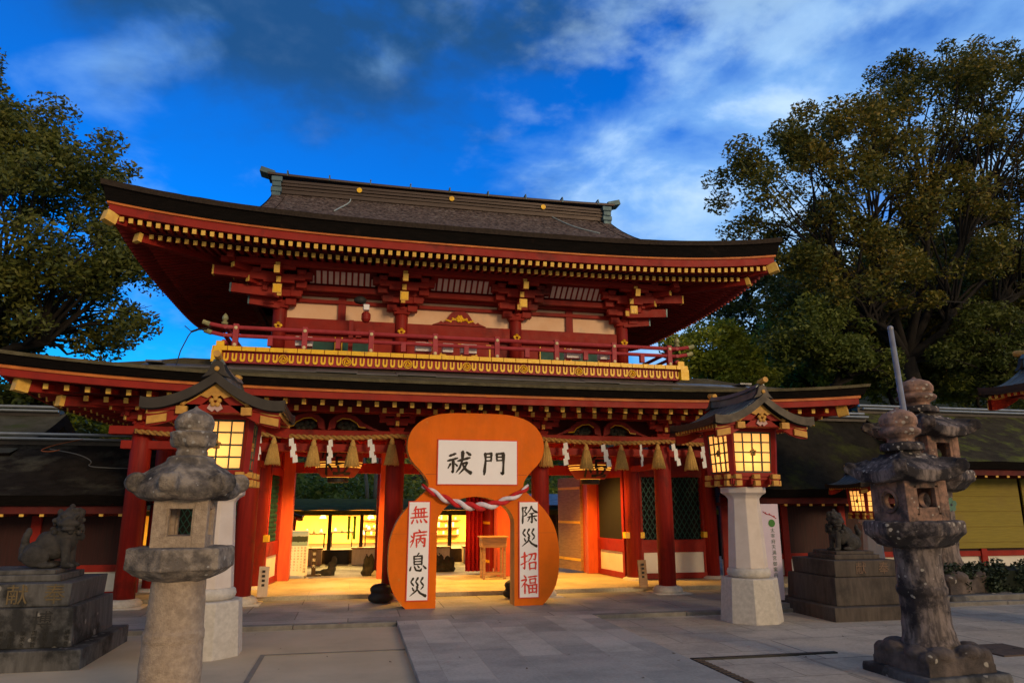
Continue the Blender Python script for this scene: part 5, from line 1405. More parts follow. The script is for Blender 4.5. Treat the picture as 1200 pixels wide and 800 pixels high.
HR = hall('right_corridor', 'dark thatched low corridor with white dado between the gate and the right lantern', 7.65, 12.75, 13.7, 15.8, 1.93, 3.72, 1.7, 14.75, darkmoss, slatm)
HY = hall('blind_hall', 'mossy thatched hall hung with yellow bamboo blinds at the right edge', 12.65, 24, 13.5, 16.2, 2.56, 4.0, 2.4, 14.6, greenmoss, slatm, curve=.1)
HG = hall('small_hall', 'thatched hall with rounded mossy gable peeping over the left corridor', -15, -6.3, 15.0, 17.4, 2.55, 3.55, 2.2, 16.6, mat('grey_moss_thatch', (.10, .095, .075), (.06, .056, .045), .95, 3.0, bump=.8, bscale=25, c3=(.06, .075, .03), s3=1.5, lo3=.5, hi3=.7), slatm)
m = MB()
for k in range(4): m.bx(13.1 + 2.7 * k, 15.7 + 2.7 * k, 14.50, 14.54, .62, 2.28)
m.build('bamboo_blind', blind, HY)
m = MB()
for k in range(4):
    for z in (.75, 1.1, 1.45, 1.8): m.bx(13.1 + 2.7 * k, 15.7 + 2.7 * k, 14.492, 14.499, z, z + .015)
m.build('blind_band', mat('blind_cord', (.22, .15, .02), None, .8), HY)
# cables lying on the left corridor roof
for pts, mt, lb in (([(-5.6, 14.9, 2.62), (-5.0, 14.6, 2.52), (-4.7, 14.5, 2.38), (-4.75, 14.3, 2.28), (-4.3, 14.2, 2.25), (-3.8, 14.2, 2.25)], mat('grey_cable', (.12, .12, .12), None, .6), 'grey cable looping down the dark roof left of the gate'),
                    ([(-5.2, 15.3, 2.85), (-5.6, 15.0, 2.7), (-5.75, 14.8, 2.58), (-5.55, 14.75, 2.56), (-5.4, 14.8, 2.6)], mat('orange_cable', (.4, .11, .03), None, .6), 'short orange cable hanging over the ridge of the left corridor')):
    c = MB(); 
    for _ in range(3):
        q_ = [pts[0]]
        for a_, b_ in zip(pts, pts[1:]): q_ += [tuple(Vector(a_).lerp(Vector(b_), .25)), tuple(Vector(a_).lerp(Vector(b_), .75))]
        pts = q_ + [pts[-1]]
    c.tube(pts, .009, 6); tag(c.build('roof_cable', mt, loc=pts[0]), lb, 'cable')

# ------------------------------------------------------------------ shop across the inner court
SH = thing('shop_building', (1.5, 21.5, 0), 'low shop with brightly lit open front across the inner courtyard', 'building')
m = MB(); m.bx(-7, 10, 25.0, 25.1, 0, 1.75); m.bx(-7, -6.9, 21.2, 25, 0, 1.5); m.bx(9.9, 10, 21.2, 25, 0, 1.5); m.build('back_wall', shopwall, SH)
m = MB(); m.bx(-7, 10, 21.0, 25, 1.50, 1.53); m.build('shop_ceiling', shopwall, SH)
m = MB(); m.bx(-7, 10, 21.2, 25, 0.0, .38); m.build('raised_floor', darkwood, SH)
m = MB(); m.smooth = True
m.grid(lambda x, t: (x, 20.2 + 4.8 * t, 1.47 + .34 * t + .03 * noise.noise(Vector((x * 2, t * 6, 0)))), list(np.linspace(-8, 11, 60)), list(np.linspace(0, 1, 8)))
m.smooth = False; m.bx(-8, 11, 20.21, 20.3, 1.33, 1.46)
m.m = 1; m.bx(-8, 11, 20.301, 21.0, 1.34, 1.36); m.build('roof', [mat('mossy_shop_roof', (.13, .12, .022), (.07, .068, .014), 1.0, 6, bump=.9, spec=.05, c3=(.15, .14, .035), s3=2.5), darkwood], SH)
for x in (-3.2, -.62, .25, 1.5, 2.75, 4.2, 6):
    p = MB(); p.bx(x - .05, x + .05, 21.02, 21.12, 0, 1.4); p.build('post', darkwood, SH)
for i, (x0, x1) in enumerate(((-2.6, -.78), (.02, 1.35), (1.75, 2.7), (3.1, 4.1))):
    c = thing('sales_counter', ((x0 + x1) / 2, 20.85, 0), ['pale wood counter left of the black gap in the shop front', 'wide pale wood counter seen through the left passage', 'wood counter seen through the arch of the gourd', 'wood counter seen right of the gourd'][i], 'counter', 'counters of the lit shop')
    b = MB(); b.bx(x0, x1, 20.6, 20.98, .02, .43); b.build('cabinet', palewood, c, bevel=.01)
    b = MB(); b.bx(x0 - .03, x1 + .03, 20.56, 20.99, .432, .47); b.build('counter_top', wood, c, bevel=.005)
    b = MB()
    for k in (.3, .7): b.ell((x0 + (x1 - x0) * k, 20.59, .28), (.022, .014, .022), 8, 6)
    b.build('door_knob', darkwood, c)
m = MB(); m.bx(-.70, -.05, 20.9, 21.0, .02, .40); o = m.build('dark_gap_fill', black, SH)  # black box standing in for the dark gap between the counters
for i, (x, z0, z1, y) in enumerate(((-2.0, .55, .75, 22.6), (-1.1, .60, .78, 22.4), (-.3, .58, .80, 22.8), (.7, .62, .84, 23), (1.2, .55, .72, 22.2), (2.0, .60, .80, 22.8))):
    t = thing('display_table', (x, y, .38), ['low table with goods deep in the shop at its far left', 'low dark table behind the leftmost shop counter', 'low table beside the green hanging strips', 'low table right of the green hanging strips', 'low table near the shop post', 'red legged low table seen through the gourd arch'][i], 'table', 'tables inside the shop')
    b = MB(); b.box((x, y, z1), (.7, .4, .04)); b.build('table_top', darkwood, t)
    for sx in (-.3, .3):
        for sy in (-.15, .15):
            b = MB(); b.box((x + sx, y + sy, (.38 + z1) / 2), (.035, .035, z1 - .38)); b.build('leg', darkwood, t)
    for k in range(3):
        b = MB(); b.lathe([(.03, 0), (.05, .03), (.03, .08), (.02, .12)], (x - .2 + .2 * k, y, z1 + .02), 8); tag(b.build('charm_vase', wood if k % 2 else white, loc=(x, y, z1)), ['small jar at the left end of ', 'small jar in the middle of ', 'small jar at the right end of '][k] + 'the ' + t['label'].split(' in ')[0].replace(' with goods deep','').replace('low ',''), 'jar', 'jars on the shop tables')
for i, x in enumerate((-.10, .06, 1.95, 2.12)):
    b = MB(); b.box((x, 21.6, .95), (.07, .02, .62)); b.m = 1; b.box((x, 21.6, 1.275), (.09, .03, .03)); tag(b.build('green_streamer', [mat('green_cloth', (.22, .62, .05), None, .8), darkwood], loc=(x, 21.6, 1.3)), ['left one of the paired green strips hanging in the shop left of the gourd', 'right one of the paired green strips hanging in the shop left of the gourd', 'left green strip hanging in the shop seen through the gourd arch', 'right green strip hanging in the shop seen through the gourd arch'][i], 'streamer', 'green strips hanging in the shop')
for i, x in enumerate((-2.4, -.9, .55, 1.2, 2.6, 4.0)):
    f = thing('pendant_lamp', (x, 23.2, 1.49), ['pendant lamp farthest left in the shop', 'pendant lamp left of the green strips', 'pendant lamp right of the green strips', 'pendant lamp by the shop post near the gourd', 'pendant lamp seen through the gourd arch', 'pendant lamp right of the gourd'][i], 'lamp', 'pendant lamps in the shop')
    b = MB(); b.lathe([(.02, 1.38), (.10, 1.22), (.11, 1.20)], (x, 23.2, 0), 12); b.build('lamp_shade', mat('lamp_shade_glow', (.9, .7, .35), None, .6, emit=(1, .62, .2), estr=2.2), f)
    b = MB(); b.tube([(x, 23.2, 1.38), (x, 23.2, 1.49)], .006, 5); b.build('cord', black, f)
for x in (-3.2, 0.2, 3.4):
    l = bpy.data.objects.new('shop_light', bpy.data.lights.new('shop_light', 'AREA')); C.objects.link(l); l.location = (x, 23.0, 1.47); l.data.shape = 'RECTANGLE'; l.data.size = 3.0; l.data.size_y = 2.6
    l.data.energy = 520; l.data.color = (1.0, .62, .16)
sf_ = MB()
for z in (.62, .86, 1.1): sf_.bx(.3, 3.6, 24.7, 24.98, z, z + .03)
sf_.build('wall_shelf', wood, SH)
gd = MB()
for k in range(40):
    x = .35 + 3.2 * k / 40; z = (.65, .89, 1.13)[k % 3]; gd.bx(x, x + .06, 24.72, 24.8, z, z + rnd.uniform(.06, .16))
tag(gd.build('charm_packets', paper, loc=(2, 24.7, .65)), 'white charm packets ranged on the shelves of the lit shop', 'packets', kind='stuff')

# small lantern of the inner court, poster board, desk, stones
t = copy_tree(T1); t.location = (-1.62, 19.6, .0); t.scale = (.46, .46, .46); t['label'] = 'small lit lantern behind the poster board in the left passage'
for ch in [o for o in C.objects if o.parent == t and o.type == 'LIGHT']: ch.data = ch.data.copy(); ch.data.energy = 2
PB = thing('poster_board', (-1.12, 16.75, .075), 'white notice board with landscape picture and columns of text in the left passage', 'sign')
b = MB(); b.m = 0; b.bx(-1.33, -.92, 16.70, 16.73, .12, 1.06); b.build('board', [whiteb], PB)
pic = bpy.data.materials.new('pond_picture'); pic.use_nodes = True
tt = pic.node_tree; tc = N(tt, 'ShaderNodeTexCoord'); sp = N(tt, 'ShaderNodeSeparateXYZ'); tt.links.new(tc.outputs['Generated'], sp.inputs[0])
nz = N(tt, 'ShaderNodeTexNoise', Scale=7.0, Detail=6.0); tt.links.new(tc.outputs['Generated'], nz.inputs['Vector'])
hgt = math_(tt, 'ADD', sp.outputs[2], math_(tt, 'MULTIPLY', math_(tt, 'SUBTRACT', nz.outputs[0], .5), .25))
tt.links.new(ramp(tt, hgt, [(0, (.20, .34, .38)), (.25, (.26, .40, .44)), (.28, (.02, .035, .015)), (.62, (.035, .05, .025)), (.68, (.40, .52, .66)), (1, (.22, .38, .62))]), tt.nodes['Principled BSDF'].inputs['Base Color'])
b = MB(); b.bx(-1.31, -.94, 16.692, 16.699, .74, 1.04); b.build('picture', pic, PB)
b = MB()
for i, col in enumerate(POSTER):
    for j, ch in enumerate(col):
        s = .058 if i == 0 else .040
        glyph(b, ch, (-.985 - i * .072, 16.698, .69 - j * (.062 if i == 0 else .058)), s)
b.build('text_columns', ink, PB, recalc=False)
b = MB()
for x in (-1.30, -.95): b.box((x, 16.78, .55), (.03, .03, 1.0), rx=R(-6)); b.box((x, 16.75, .10), (.04, .3, .03))
b.build('stand', steel, PB)
LP = thing('label_post', (-.80, 17.0, .075), 'dark wooden post with small white writing beside the poster board', 'sign')
b = MB(); b.box((-.80, 17.0, .36), (.09, .06, .56)); b.box((-.80, 17.0, .09), (.34, .16, .04)); b.build('post', darkwood, LP)
b = MB()
for j, ch in enumerate('御案内'): glyph(b, ch, (-.80, 16.968, .54 - .13 * j), .075)
b.build('white_characters', paper, LP, recalc=False)
def rock(name, parts, loc, label, cat, mt=statue_m, group=None):
    b = MB()
    for c, r in parts: b.ell(c, r, 12, 8)
    o = b.build(name, mt); o.location = loc; remesh(o, .02, .02, 9, 2, loc[0]); tag(o, label, cat, group); return o
rock('standing_stone', [((0, 0, .12), (.10, .09, .2)), ((.05, .02, .30), (.07, .06, .14)), ((-.12, 0, .06), (.16, .1, .09)), ((-.30, 0, .04), (.14, .09, .07))], (-.43, 17.8, .01), 'small dark carved stone with a low tail beside the label post', 'stone', group='dark stones of the inner courtyard')
rock('standing_stone', [((-.05, 0, .2), (.08, .08, .26)), ((.07, .02, .22), (.07, .08, .28)), ((0, 0, .08), (.16, .12, .12))], (.40, 17.5, .01), 'upright pair of dark stones near the right jamb of the left passage', 'stone', group='dark stones of the inner courtyard')
rock('standing_stone', [((-.22, 0, .24), (.07, .07, .24)), ((-.08, 0, .2), (.08, .08, .22)), ((.08, 0, .18), (.09, .08, .2)), ((.2, 0, .14), (.06, .06, .22)), ((0, 0, .06), (.3, .14, .1))], (2.25, 18.2, .01), 'row of pointed dark stones seen through the gourd arch', 'stone', group='dark stones of the inner courtyard')
DK = thing('wooden_desk', (3.0, 15.6, .075), 'tall brown wooden desk seen through the right of the gourd arch', 'desk')
b = MB(); b.box((2.98, 15.6, .82), (.52, .45, .20)); b.build('drawer_box', wood, DK, bevel=.01)
b = MB(); b.box((2.98, 15.6, .935), (.60, .52, .03)); b.build('desk_top', wood, DK, bevel=.006)
for sx in (-.22, .22):
    for sy in (-.18, .18):
        b = MB(); b.box((2.98 + sx, 15.6 + sy, .40), (.05, .05, .64)); b.build('leg', wood, DK)
b = MB()
for sy in (-.18, .18): b.box((2.98, 15.6 + sy, .18), (.44, .035, .04))
b.build('stretcher', wood, DK)
# small stall right of the gourd
ST = thing('stall', (5.1, 22.0, 0), 'dim stall with grey awning and red lamp seen right of the gourd', 'stall')
b = MB(); b.box((5.4, 21.2, 1.75), (2.2, 1.4, .05), rx=R(14)); b.build('awning', lead, ST)
for x in (4.4, 6.3):
    b = MB(); b.box((x, 20.7, .8), (.08, .08, 1.6)); b.build('post', darkwood, ST)
b = MB(); b.bx(4.3, 6.4, 21.6, 21.7, 0, 1.6); b.build('back_board', darkwood, ST)
b = MB(); b.bx(4.5, 6.2, 20.7, 21.2, .42, .47); b.bx(4.5, 6.2, 20.72, 21.18, .02, .41); b.build('counter', paper, ST)
for i, x in enumerate((5.15, 5.5)):
    l = thing('stall_lantern', (x, 20.65, 1.1), 'tiny glowing red lantern ' + ('nearer the gourd' if i == 0 else 'nearer the lit jamb') + ' at the dim stall', 'lantern', 'red lanterns of the stall')
    b = MB(); b.smooth = True; b.lathe([(.04, 1.0), (.10, 1.05), (.11, 1.12), (.10, 1.2), (.04, 1.25)], (x, 20.65, 0), 12); b.build('lantern_body', mat('red_glow', (.7, .12, .03), None, .6, emit=(1, .20, .03), estr=1.6), l)
    b = MB(); b.tube([(x, 20.65, 1.24), (x, 20.65, 1.62)], .006, 5); b.build('cord', black, l)
# small wooden plaques leaning on the column bases
for x, y, lb in ((gx_[1] + .33, 13.30, 'small wooden plaque leaning by the column left of the left passage'), (gx_[4] - .42, 13.30, 'small wooden plaque standing by the column right of the gourd')):
    P = thing('wooden_plaque', (x, y, .075), lb, 'sign', 'small wooden plaques at the column feet')
    b = MB(); b.box((x, y, .33), (.17, .03, .50), rx=R(-8)); b.build('plaque', palewood if x < 0 else wood, P, bevel=.006)
    b = MB()
    for j in range(5): b.box((x, y - .028 + .006 * j * .3 + .0, .50 - .075 * j), (.05, .006, .04), rx=R(-8))
    b.build('brush_marks', ink, P)
# lilac banner board behind the right lantern post
BN = thing('banner_board', (6.55 + .24, 10.95, -.06), 'tall lilac banner board with green dot standing behind the right lantern post', 'sign')
b = MB(); b.bx(6.33, 6.69, 10.93, 10.96, .10, 1.62); b.build('banner', banner_m, BN, bevel=.004)
b = MB(); b.add([(6.55 + .062 * math.cos(a), 10.925, 1.31 + .062 * math.sin(a)) for a in np.linspace(0, 6.28, 20, endpoint=False)], [tuple(range(20))]); b.build('green_dot', mat('green_print', (.05, .20, .03), None, .7), BN)
b = MB()
for j, ch in enumerate('太宰府天満宮御案内'): glyph(b, ch, (6.555, 10.926, 1.19 - .088 * j), .078)
b.build('green_lettering', mat('dark_green_print', (.06, .12, .07), None, .7), BN, recalc=False)
b = MB(); b.tube([(6.40, 10.925, 1.50), (6.47, 10.925, 1.455), (6.55, 10.925, 1.44), (6.64, 10.925, 1.385)], .006, 4)
for c in ((6.45, 1.475), (6.52, 1.455), (6.60, 1.42)): b.ell((c[0], 10.922, c[1]), (.014, .005, .014), 8, 6)
b.build('plum_branch_print', mat('red_print', (.5, .05, .06), None, .7), BN)
b = MB(); b.box((6.52, 11.0, .02), (.5, .4, .10)); b.build('foot', steel, BN)
for ch in BN.children:
    for v in ch.data.vertices: v.co.x += .24
# balcony equipment: floodlight and pale boxes
FL = thing('floodlight', (-.20, 13.3, 4.3), 'twin floodlight on a post standing on the gate balcony', 'floodlight')
b = MB(); b.box((-.20, 13.2, 4.62), (.08, .08, .70)); b.build('post', red, FL)
b = MB(); b.box((-.06, 13.2, 4.72), (.10, .10, .16)); b.lathe([(.05, 0), (.085, .05), (.085, .16), (.05, .20)], (.06, 13.2, 4.95), 12); b.build('red_housing', red, FL)
b = MB(); b.box((.06, 13.15, 5.22), (.11, .12, .11)); b.build('white_lamp_head', whiteb, FL, bevel=.01)
b = MB(); b.ell((-.06, 13.15, 5.36), (.12, .08, .08), 12, 8); b.box((.02, 13.16, 5.28), (.05, .05, .18)); b.build('dark_lamp_head', black, FL)
for i, x in enumerate((-1.02, 1.14, 2.0, 4.08, 4.72, -1.02 + 2.62)):
    b = MB(); b.box((x, 13.1, 4.49), (.30 if i < 4 else .2, .2, .17)); b.m = 1; b.box((x, 12.995, 4.49), (.24 if i < 4 else .15, .012, .12))
    tag(b.build('balcony_box', [whiteb, mat('box_front', (.85, .80, .74), None, .5)], loc=(x, 13.1, 4.4), bevel=.006), ['leftmost white box on the gate balcony', 'white box under the middle of the balcony railing', 'white box left of the gate axis door on the balcony', 'white box right of the gilded upper door', 'rightmost small white box on the balcony', 'white box right of the floodlight on the balcony'][i], 'box', 'white boxes on the balcony')

# ------------------------------------------------------------------ trees, hedge, undergrowth
def leaf_mesh(name, centers, radii, counts, size, mats, parent, seed, flat=.75, droop=.0):
    rg = np.random.default_rng(seed)
    P = []
    for c, r, n in zip(centers, radii, counts):
        d = rg.normal(size=(n, 3)); d /= np.linalg.norm(d, axis=1)[:, None]
        rr = rg.random(n) ** .45
        P.append(np.asarray(c) + d * (rr * r)[:, None] * np.array([1, 1, flat]))
    P = np.concatenate(P); n = len(P)
    a = rg.normal(size=(n, 3)); a[:, 2] *= .6; a /= np.linalg.norm(a, axis=1)[:, None]
    b = rg.normal(size=(n, 3)); b -= a * (a * b).sum(1)[:, None]; b /= np.linalg.norm(b, axis=1)[:, None]
    s = size * rg.uniform(.5, 1.55, n)[:, None]
    V = np.stack([P - a * s, P + b * s * .45, P + a * s, P - b * s * .45], 1).reshape(-1, 3)
    if parent is not None: V = V - np.asarray(WLOC[parent.name])
    me = bpy.data.meshes.new(name)
    me.vertices.add(4 * n); me.vertices.foreach_set('co', V.ravel())
    me.loops.add(4 * n); me.loops.foreach_set('vertex_index', np.arange(4 * n))
    me.polygons.add(n); me.polygons.foreach_set('loop_start', np.arange(0, 4 * n, 4)); me.polygons.foreach_set('loop_total', np.full(n, 4))
    me.materials.append(mats); me.update(calc_edges=True)
    o = bpy.data.objects.new(name, me); C.objects.link(o)
    if parent is not None: o.parent = parent
    return o
def leafmat(name, cols, trans=.25):
    m = bpy.data.materials.new(name); m.use_nodes = True; t = m.node_tree; L = t.links.new
    b = t.nodes['Principled BSDF']; out = t.nodes['Material Output']
    g = N(t, 'ShaderNodeNewGeometry'); tc = N(t, 'ShaderNodeTexCoord')
    n1 = N(t, 'ShaderNodeTexNoise', Scale=.45, Detail=3.0); L(tc.outputs['Object'], n1.inputs['Vector'])
    f = math_(t, 'ADD', math_(t, 'MULTIPLY', g.outputs['Random Per Island'], .55), math_(t, 'MULTIPLY', math_(t, 'SUBTRACT', n1.outputs[0], .28), .95))
    col = ramp(t, f, [(i / (len(cols) - 1), c) for i, c in enumerate(cols)])
    L(col, b.inputs['Base Color']); b.inputs['Roughness'].default_value = .55; b.inputs['Specular IOR Level'].default_value = .3
    tr = N(t, 'ShaderNodeBsdfTranslucent'); L(col, tr.inputs['Color'])
    mx = N(t, 'ShaderNodeMixShader'); mx.inputs[0].default_value = trans
    L(b.outputs[0], mx.inputs[1]); L(tr.outputs[0], mx.inputs[2]); L(mx.outputs[0], out.inputs['Surface'])
    return m
camphor = leafmat('camphor_leaf', [(.05, .065, .012), (.085, .10, .018), (.14, .14, .024), (.20, .165, .03)])
camphor_b = leafmat('golden_lit_camphor_leaf', [(.03, .045, .008), (.08, .09, .013), (.18, .145, .018), (.34, .19, .024)])  # golden-brown light on the crown is painted into these leaf tones
lime = leafmat('yellow_green_leaf', [(.12, .16, .012), (.22, .26, .022), (.30, .33, .03), (.38, .35, .04)])
darkleaf = leafmat('dark_evergreen_leaf', [(.014, .024, .007), (.03, .046, .011), (.06, .08, .016), (.10, .115, .02)])
def tree(name, label, base, fork, ells, nclump, per, rad, size, lm, seed, trunk_r=.35, group=None, nfill=0, lean=None):
    """trunk, limbs reaching to leaf clumps spread over the shells of several ellipsoids"""
    T = thing(name, base, label, 'tree', group)
    rg = random.Random(seed); cl = []; rr = []; nn = []
    tot = sum(e[1][0] * e[1][2] for e in ells)
    for c, r in ells:
        k = max(3, int(nclump * r[0] * r[2] / tot))
        for _ in range(k):
            th = rg.uniform(0, 6.283); z = rg.uniform(-.55, 1); q = math.sqrt(max(0, 1 - z * z)); s = rg.uniform(.55, 1.0)
            p = Vector((c[0] + r[0] * s * q * math.cos(th), c[1] + r[1] * s * q * math.sin(th), c[2] + r[2] * s * z))
            cl.append(p); w = rg.uniform(.6, 1.25); rr.append(rad * w); nn.append(max(8, int(per * w * w * rg.uniform(.6, 1.3))))
    b = MB(); b.smooth = True
    base = Vector(base); fork = Vector(fork)
    tp = [base + Vector((0, 0, -.3)), base.lerp(fork, .35) + Vector((rg.uniform(-.2, .2), 0, 0)), base.lerp(fork, .7), fork]
    b.tube(tp, [trunk_r * 1.25, trunk_r, trunk_r * .88, trunk_r * .75], 12)
    for c, r in ells:
        hub = Vector(c) - Vector((0, 0, r[2] * .35)); hub = fork.lerp(hub, .8)
        mid = fork.lerp(hub, .5) + Vector((rg.uniform(-.4, .4), rg.uniform(-.4, .4), rg.uniform(-.2, .4)))
        b.tube([fork, mid, hub], [trunk_r * .46, trunk_r * .30, trunk_r * .17], 9)
        mine = [p for p in cl if all(abs(p[i] - c[i]) <= r[i] * 1.02 for i in range(3))]
        rg.shuffle(mine)
        for p in mine[:34]:
            st = mid.lerp(hub, rg.uniform(.2, 1)); m_ = st.lerp(p, .5) + Vector((rg.uniform(-.5, .5), rg.uniform(-.5, .5), rg.uniform(-.2, .6)))
            b.tube([st, st.lerp(m_, .5) + Vector((rg.uniform(-.12, .12), 0, .1)), m_, p], [trunk_r * .15, trunk_r * .12, trunk_r * .085, trunk_r * .03], 6, caps=False)
            for _ in range(3):
                e = p + Vector((rg.gauss(0, 1), rg.gauss(0, 1), rg.gauss(0, .6))) * rad * .5
                b.tube([m_.lerp(p, rg.uniform(.4, 1)), m_.lerp(p, .9).lerp(e, .5) + Vector((0, 0, -.06)), e], [trunk_r * .05, trunk_r * .035, trunk_r * .012], 4, caps=False)
    b.build('trunk', trunk_m, T, recalc=False)
    leaf_mesh('crown', cl, rr, nn, size, lm, T, seed)
    return T
def at(px, py, Yd):
    P_, W_ = R(13), R(12.3)
    f = Vector((math.sin(W_) * math.cos(P_), math.cos(W_) * math.cos(P_), math.sin(P_))); r = Vector((math.cos(W_), -math.sin(W_), 0)); u = r.cross(f)
    d = f + r * ((px - 600) / 830) + u * ((400 - py) / 830)
    return Vector((0, 0, 1.6)) + d * (Yd / d.y)
# steel pole
p0, p1 = at(1099, 724, 9.6), at(1043.5, 386, 9.6)
PL = thing('flag_pole', (p0.x, 9.6, -.06), 'bare steel pole leaning slightly left behind the right stone lantern', 'pole')
b = MB(); b.smooth = True; b.tube([(p0.x, 9.6, -.05), tuple(p0.lerp(p1, .4)), tuple(p0.lerp(p1, .401)), tuple(p1)], [.062, .056, .048, .042], 12); b.build('shaft', steel, PL)
b = MB(); b.ell(tuple(p1 + Vector((0, 0, .015))), (.047, .047, .05), 12, 8); b.build('cap', steel, PL)
b = MB(); b.lathe([(.10, 0), (.10, .05), (.07, .12)], (p0.x, 9.6, -.06), 14); b.lathe([(.066, 0), (.066, .05)], tuple(p0.lerp(p1, .6)), 12); b.build('collar', black, PL)
# big camphor trees left and right
a = at(40, 300, 20)
tree('camphor_tree', 'big round camphor tree rising behind the left end of the gate', (a.x - 1.5, 20, 0), (a.x - 1.2, 20, a.z - 3.2),
     [((a.x - .2, 20, a.z + .2), (3.3, 3, 3.6)), ((a.x + 1.3, 19.6, a.z - 1.4), (2.1, 2.2, 2.2)), ((a.x - 2.6, 20.5, a.z + 3.2), (2.6, 2.4, 3.2)), ((a.x - 3.5, 20, a.z - 1), (3.2, 2.6, 3.0))], 270, 400, .62, .066, camphor, 3, .40)
a = at(1050, 250, 19)
tree('camphor_tree', 'huge golden-lit camphor tree with bare dark limbs spreading over the right side', (at(1105, 480, 19).x, 19, 0), (at(1062, 420, 19).x, 19, at(1062, 420, 19).z),
     [(tuple(at(930, 235, 18.5)), (2.6, 2.0, 2.3)), (tuple(at(1000, 200, 19)), (2.6, 2.2, 2.7)), (tuple(at(1090, 145, 19.5)), (2.8, 2.4, 2.9)), (tuple(at(1185, 140, 19)), (2.8, 2.4, 3.4)),
      (tuple(at(1000, 330, 18.5)), (2.9, 2.0, 2.1)), (tuple(at(1130, 300, 18.8)), (3.6, 2.4, 3.2)), (tuple(at(1230, 280, 19)), (2.8, 2.4, 3.6)), (tuple(at(965, 385, 20.8)), (2.4, 1.4, 1.7)), (tuple(at(1075, 405, 21)), (2.8, 1.4, 1.7)), (tuple(at(1180, 400, 20.6)), (2.8, 1.4, 2.0))], 470, 400, .60, .064, camphor_b, 11, .34)
bg = [('bush_tree', 'bright yellow green rounded tree behind the right end of the balcony', 832, 420, 22, (1.9, 1.5, 1.6), lime, 70, 420, .5, .07),
      ('bush_tree', 'yellow green tree glimpsed under the left eave of the gate', 85, 505, 24, (2.2, 1.5, 1.5), lime, 50, 220, .5, .08),
      ('evergreen_tree', 'dark evergreen tree between the gate and the golden-lit camphor', 905, 385, 30, (3.4, 2.6, 3.4), darkleaf, 90, 260, .75, .12),
      ('evergreen_tree', 'olive green tree low behind the right lantern roof', 945, 420, 24, (2.6, 2.0, 2.2), leafmat('olive_leaf', [(.06, .09, .012), (.14, .19, .022), (.24, .28, .035), (.34, .32, .045)]), 80, 260, .6, .10),
      ('evergreen_tree', 'green tree low behind the trunk of the golden-lit camphor', 1035, 415, 23, (2.8, 1.6, 2.2), leafmat('shaded_green_leaf', [(.05, .08, .012), (.11, .16, .02), (.19, .23, .03), (.28, .28, .04)]), 100, 320, .6, .085),
      ('evergreen_tree', 'green tree behind the steel pole and tall stone lantern', 1140, 410, 22, (2.8, 1.6, 2.8), leafmat('deep_green_leaf', [(.04, .065, .010), (.09, .125, .018), (.15, .18, .025), (.22, .22, .035)]), 100, 320, .6, .085),
      ('evergreen_tree', 'dark evergreen tree at the right edge behind the blind hall', 1230, 400, 24, (3.4, 2.4, 4.2), darkleaf, 90, 260, .75, .12),
      ('evergreen_tree', 'dark tree far behind on the slope right of the gate', 985, 350, 34, (4.4, 2.6, 3.6), darkleaf, 90, 260, .9, .14),
      ('evergreen_tree', 'dark tree on the slope above the tall stone lantern', 1110, 330, 33, (5.0, 2.6, 4.2), darkleaf, 100, 260, .9, .14),
      ('young_tree', 'loose olive green tree just behind the ridge of the right corridor', 968, 405, 17.8, (1.7, .8, 1.25), leafmat('young_olive_leaf', [(.04, .06, .010), (.08, .105, .015), (.13, .15, .022), (.20, .19, .03)]), 60, 300, .45, .062),
      ('young_tree', 'loose olive green tree behind the tall stone lantern and the blind hall roof', 1160, 410, 18.2, (1.9, .8, 1.5), leafmat('young_green_leaf', [(.03, .045, .009), (.06, .08, .013), (.10, .115, .019), (.16, .155, .026)]), 60, 300, .45, .062),
      ('evergreen_tree', 'dim green tree behind the left corridor at the left edge', -20, 470, 22, (2.6, 2.0, 2.4), darkleaf, 60, 240, .6, .10)]
for i, (nm, lb, px, py, Yd, r, lm, nc, per, rad, sz) in enumerate(bg):
    c = at(px, py, Yd); z0 = hz(c.x, Yd) - .2
    tree(nm, lb, (c.x, Yd, z0), (c.x + .2, Yd, max(z0 + .8, c.z - r[2] * .9)), [(tuple(c), r), ((c.x + r[0] * .35, Yd - .3, c.z - r[2] * .45), (r[0] * .8, r[1] * .8, r[2] * .7))], nc, per, rad, sz, lm, 40 + i, .22, 'trees behind the gate')
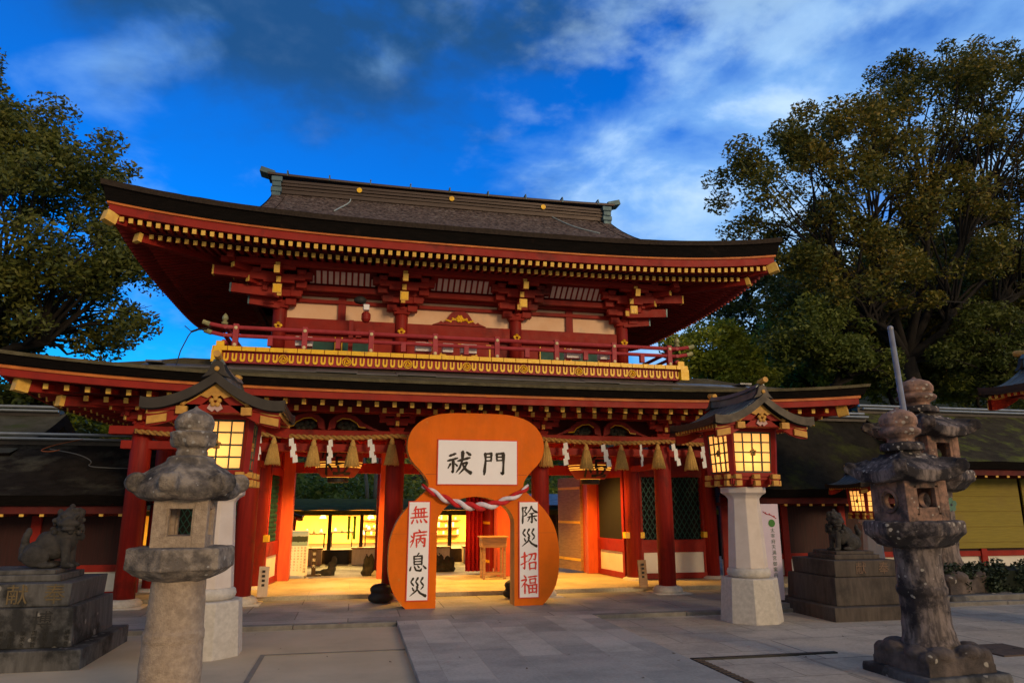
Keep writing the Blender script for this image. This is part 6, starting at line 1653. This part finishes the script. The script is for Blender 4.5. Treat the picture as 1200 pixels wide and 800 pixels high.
# bushes on the slope behind the shop roof
cl = []; rr = []; nn = []; rg = random.Random(5)
for i in range(420):
    x = rg.uniform(-9, 14); y = rg.uniform(25.6, 38); cl.append((x, y, hz(x, y) + rg.uniform(.1, .8))); rr.append(rg.uniform(.35, .85)); nn.append(rg.randrange(60, 170))
o = leaf_mesh('undergrowth', cl, rr, nn, .10, leafmat('slope_leaf', [(.05, .08, .015), (.12, .17, .025), (.20, .25, .035), (.32, .30, .05)]), None, 77)
tag(o, 'dark leafy bushes covering the slope behind the lit shop', 'bushes', kind='stuff')
for i, px in enumerate((432, 440, 449)):
    p = at(px, 570, 27); b = MB(); b.smooth = True
    b.tube([(p.x, 27, hz(p.x, 27) - .1), (p.x + .06 * (i - 1), 27, p.z), (p.x + .25 * (i - 1), 27.1, p.z + 1.2), (p.x + .5 * (i - 1), 27.2, p.z + 2.6)], [.09, .07, .05, .02], 7)
    t = thing('sapling', (p.x, 27, hz(p.x, 27)), ['left', 'middle', 'right'][i] + ' one of three pale bare stems on the slope behind the left passage', 'tree', 'pale stems on the slope')
    b.build('trunk', mat('pale_bark', (.26, .24, .20), (.16, .15, .12), .9, 8), t)
    leaf_mesh('crown', [(p.x + .5 * (i - 1), 27.2, p.z + 2.5)], [.8], [220], .09, darkleaf, t, 90 + i)
# clipped hedge and its kerb
rg = random.Random(9); cl = []; rr = []; nn = []
for i in range(620):
    x = rg.uniform(10.2, 22); cl.append((x, rg.uniform(11.15, 12.1), rg.uniform(.02, .47))); rr.append(.16); nn.append(190)
H = thing('hedge', (13, 11.6, -.05), 'low dark clipped hedge along the right behind the stone lanterns', 'hedge')
leaf_mesh('foliage', cl, rr, nn, .032, hedge_m, H, 3, 1.0)
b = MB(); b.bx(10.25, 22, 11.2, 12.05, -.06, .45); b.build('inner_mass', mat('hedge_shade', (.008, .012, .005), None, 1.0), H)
b = MB(); b.bx(9.9, 22, 10.86, 11.0, -.06, .09); tag(b.build('hedge_kerb', kerb_m, bevel=.01), kind='structure')
b = MB(); b.bx(13.2, 13.9, 11.5, 11.9, .3, .78); o = b.build('stone_block', stone_dark, bevel=.03); tag(o, 'small square stone standing in the hedge before the yellow blinds', 'stone')
# a few fallen leaves on the court
b = MB(); rg = random.Random(21)
for i in range(90):
    x, y = rg.uniform(-4, 11), rg.uniform(4.5, 10.6); s = rg.uniform(.012, .03); a = rg.uniform(0, 6.28); z = .004 if .7 < x < 3.58 else -.046
    b.add([(x + s * math.cos(a + k * 1.57) * (1 if k % 2 else .5), y + s * math.sin(a + k * 1.57) * (1 if k % 2 else .5), z + (.006 if k == 1 else 0)) for k in range(4)], [(0, 1, 2, 3)])
tag(b.build('fallen_leaves', mat('dry_leaf', (.10, .055, .025), (.05, .03, .015), .8, 3), recalc=False), 'a few dry leaves scattered on the paving', 'leaves', kind='stuff')
finish_stones()
